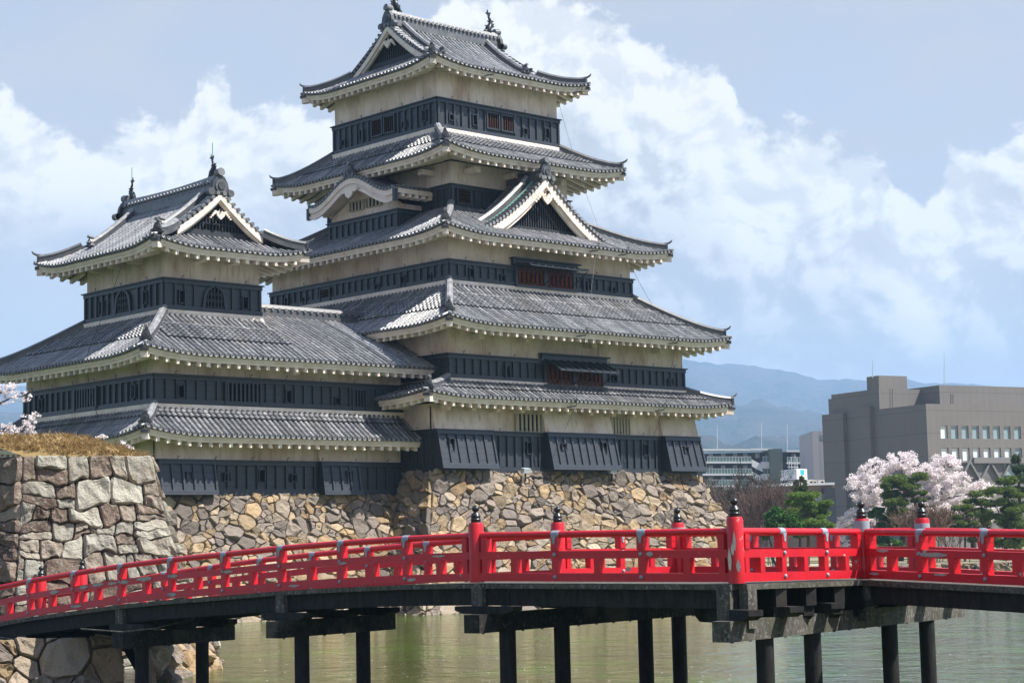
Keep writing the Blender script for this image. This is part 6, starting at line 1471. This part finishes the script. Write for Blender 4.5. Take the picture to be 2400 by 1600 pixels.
    for i, x in enumerate((1893, 1903, 1919)):
        q = at(x, 1131, D+4); w_ = 14/FOC*D if i != 1 else 12/FOC*D; ac = thing('air_conditioner', ('leftmost white air conditioner beside the hotel sign', 'middle white air conditioner on the brown roof', 'rightmost white air conditioner on the brown roof')[i], 'air conditioner', Vector((q.x, q.y, zt+.02)), 'air conditioners on the brown roof')
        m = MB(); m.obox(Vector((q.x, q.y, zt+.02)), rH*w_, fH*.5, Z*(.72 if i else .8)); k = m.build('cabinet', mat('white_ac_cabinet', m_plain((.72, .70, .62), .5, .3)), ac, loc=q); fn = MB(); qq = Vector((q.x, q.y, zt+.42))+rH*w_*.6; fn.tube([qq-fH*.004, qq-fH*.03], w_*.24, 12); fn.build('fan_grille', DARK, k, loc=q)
    aa = MB()
    for x, y0 in ((1849, 1078), (1855, 1070), (1863, 1066), (1868, 1072)): aa.tube([at(x, 1098, D+4), at(x, y0, D+4)], .05, 5)
    aa.tube([at(1845, 1094, D+4), at(1872, 1094, D+4)], .04, 5); aa.build('antenna_mast', mat('pale_steel', m_plain((.45, .47, .5), .4, .5)), sg, loc=p)
brown_block()
# ------------------------------------------------------------------ fallen petals on the water
pb = MB()
for _ in range(420):
    D = rr(30, 78); x = rr(-.14, .24)*D; p = cw(x, D, WATER+.012); a = rr(0, 6.28); s = rr(.02, .045); d = Vector((math.cos(a), math.sin(a), 0)); e = d.cross(Z); pb.face([p-d*s, p-e*s*.7, p+d*s, p+e*s*.7], tone=1)
tag(pb.build('fallen_petals', BLOS), kind='stuff')
# ------------------------------------------------------------------ the air between here and the hills
def haze():
    b = MB(); o = CAM-fH*90; pts = []
    def P(x, D, z): return cw(x, D, z)
    b.hexa([P(-5200, -90, -11), P(5200, -90, -11), P(5200, 7800, -11), P(-5200, 7800, -11), P(-5200, -90, 490), P(5200, -90, 490), P(5200, 7800, 490), P(-5200, 7800, 490)])
    m = bpy.data.materials.new('haze_air'); m.use_nodes = True; t = m.node_tree; t.nodes.remove(t.nodes['Principled BSDF']); v = t.nodes.new('ShaderNodeVolumePrincipled')
    v.inputs['Color'].default_value = (.43, .67, 1, 1); v.inputs['Density'].default_value = 2.1e-4; v.inputs['Anisotropy'].default_value = 0
    t.links.new(v.outputs[0], t.nodes['Material Output'].inputs['Volume']); o = b.build('haze', m); o['kind'] = 'stuff'
HAZE = True
if HAZE: haze()

# ------------------------------------------------------------------ small floodlights on the stone base
for i, (px, lab) in enumerate(((1231, 'small grey floodlight box on top of the keep stone base below the first flared panel'), (1434, 'small grey floodlight box on top of the keep stone base near its right end'))):
    q = hit(px, 1112, 1, -9.0); fl_ = thing('floodlight', lab, 'floodlight', q, 'floodlights on the stone base'); m = MB(); m.obox(q+Vector((-.2, -.12, .06)), (.4, 0, 0), (0, .2, .05), (0, -.05, .2)); m.build('housing', mat('grey_lamp_housing', m_plain((.42, .46, .50), .5, .4)), fl_, loc=q)
    m = MB(); m.obox(q+Vector((-.03, -.04, -.3)), (.06, 0, 0), (0, .06, 0), (0, 0, .36)); m.build('bracket', BRONZE, fl_, loc=q)
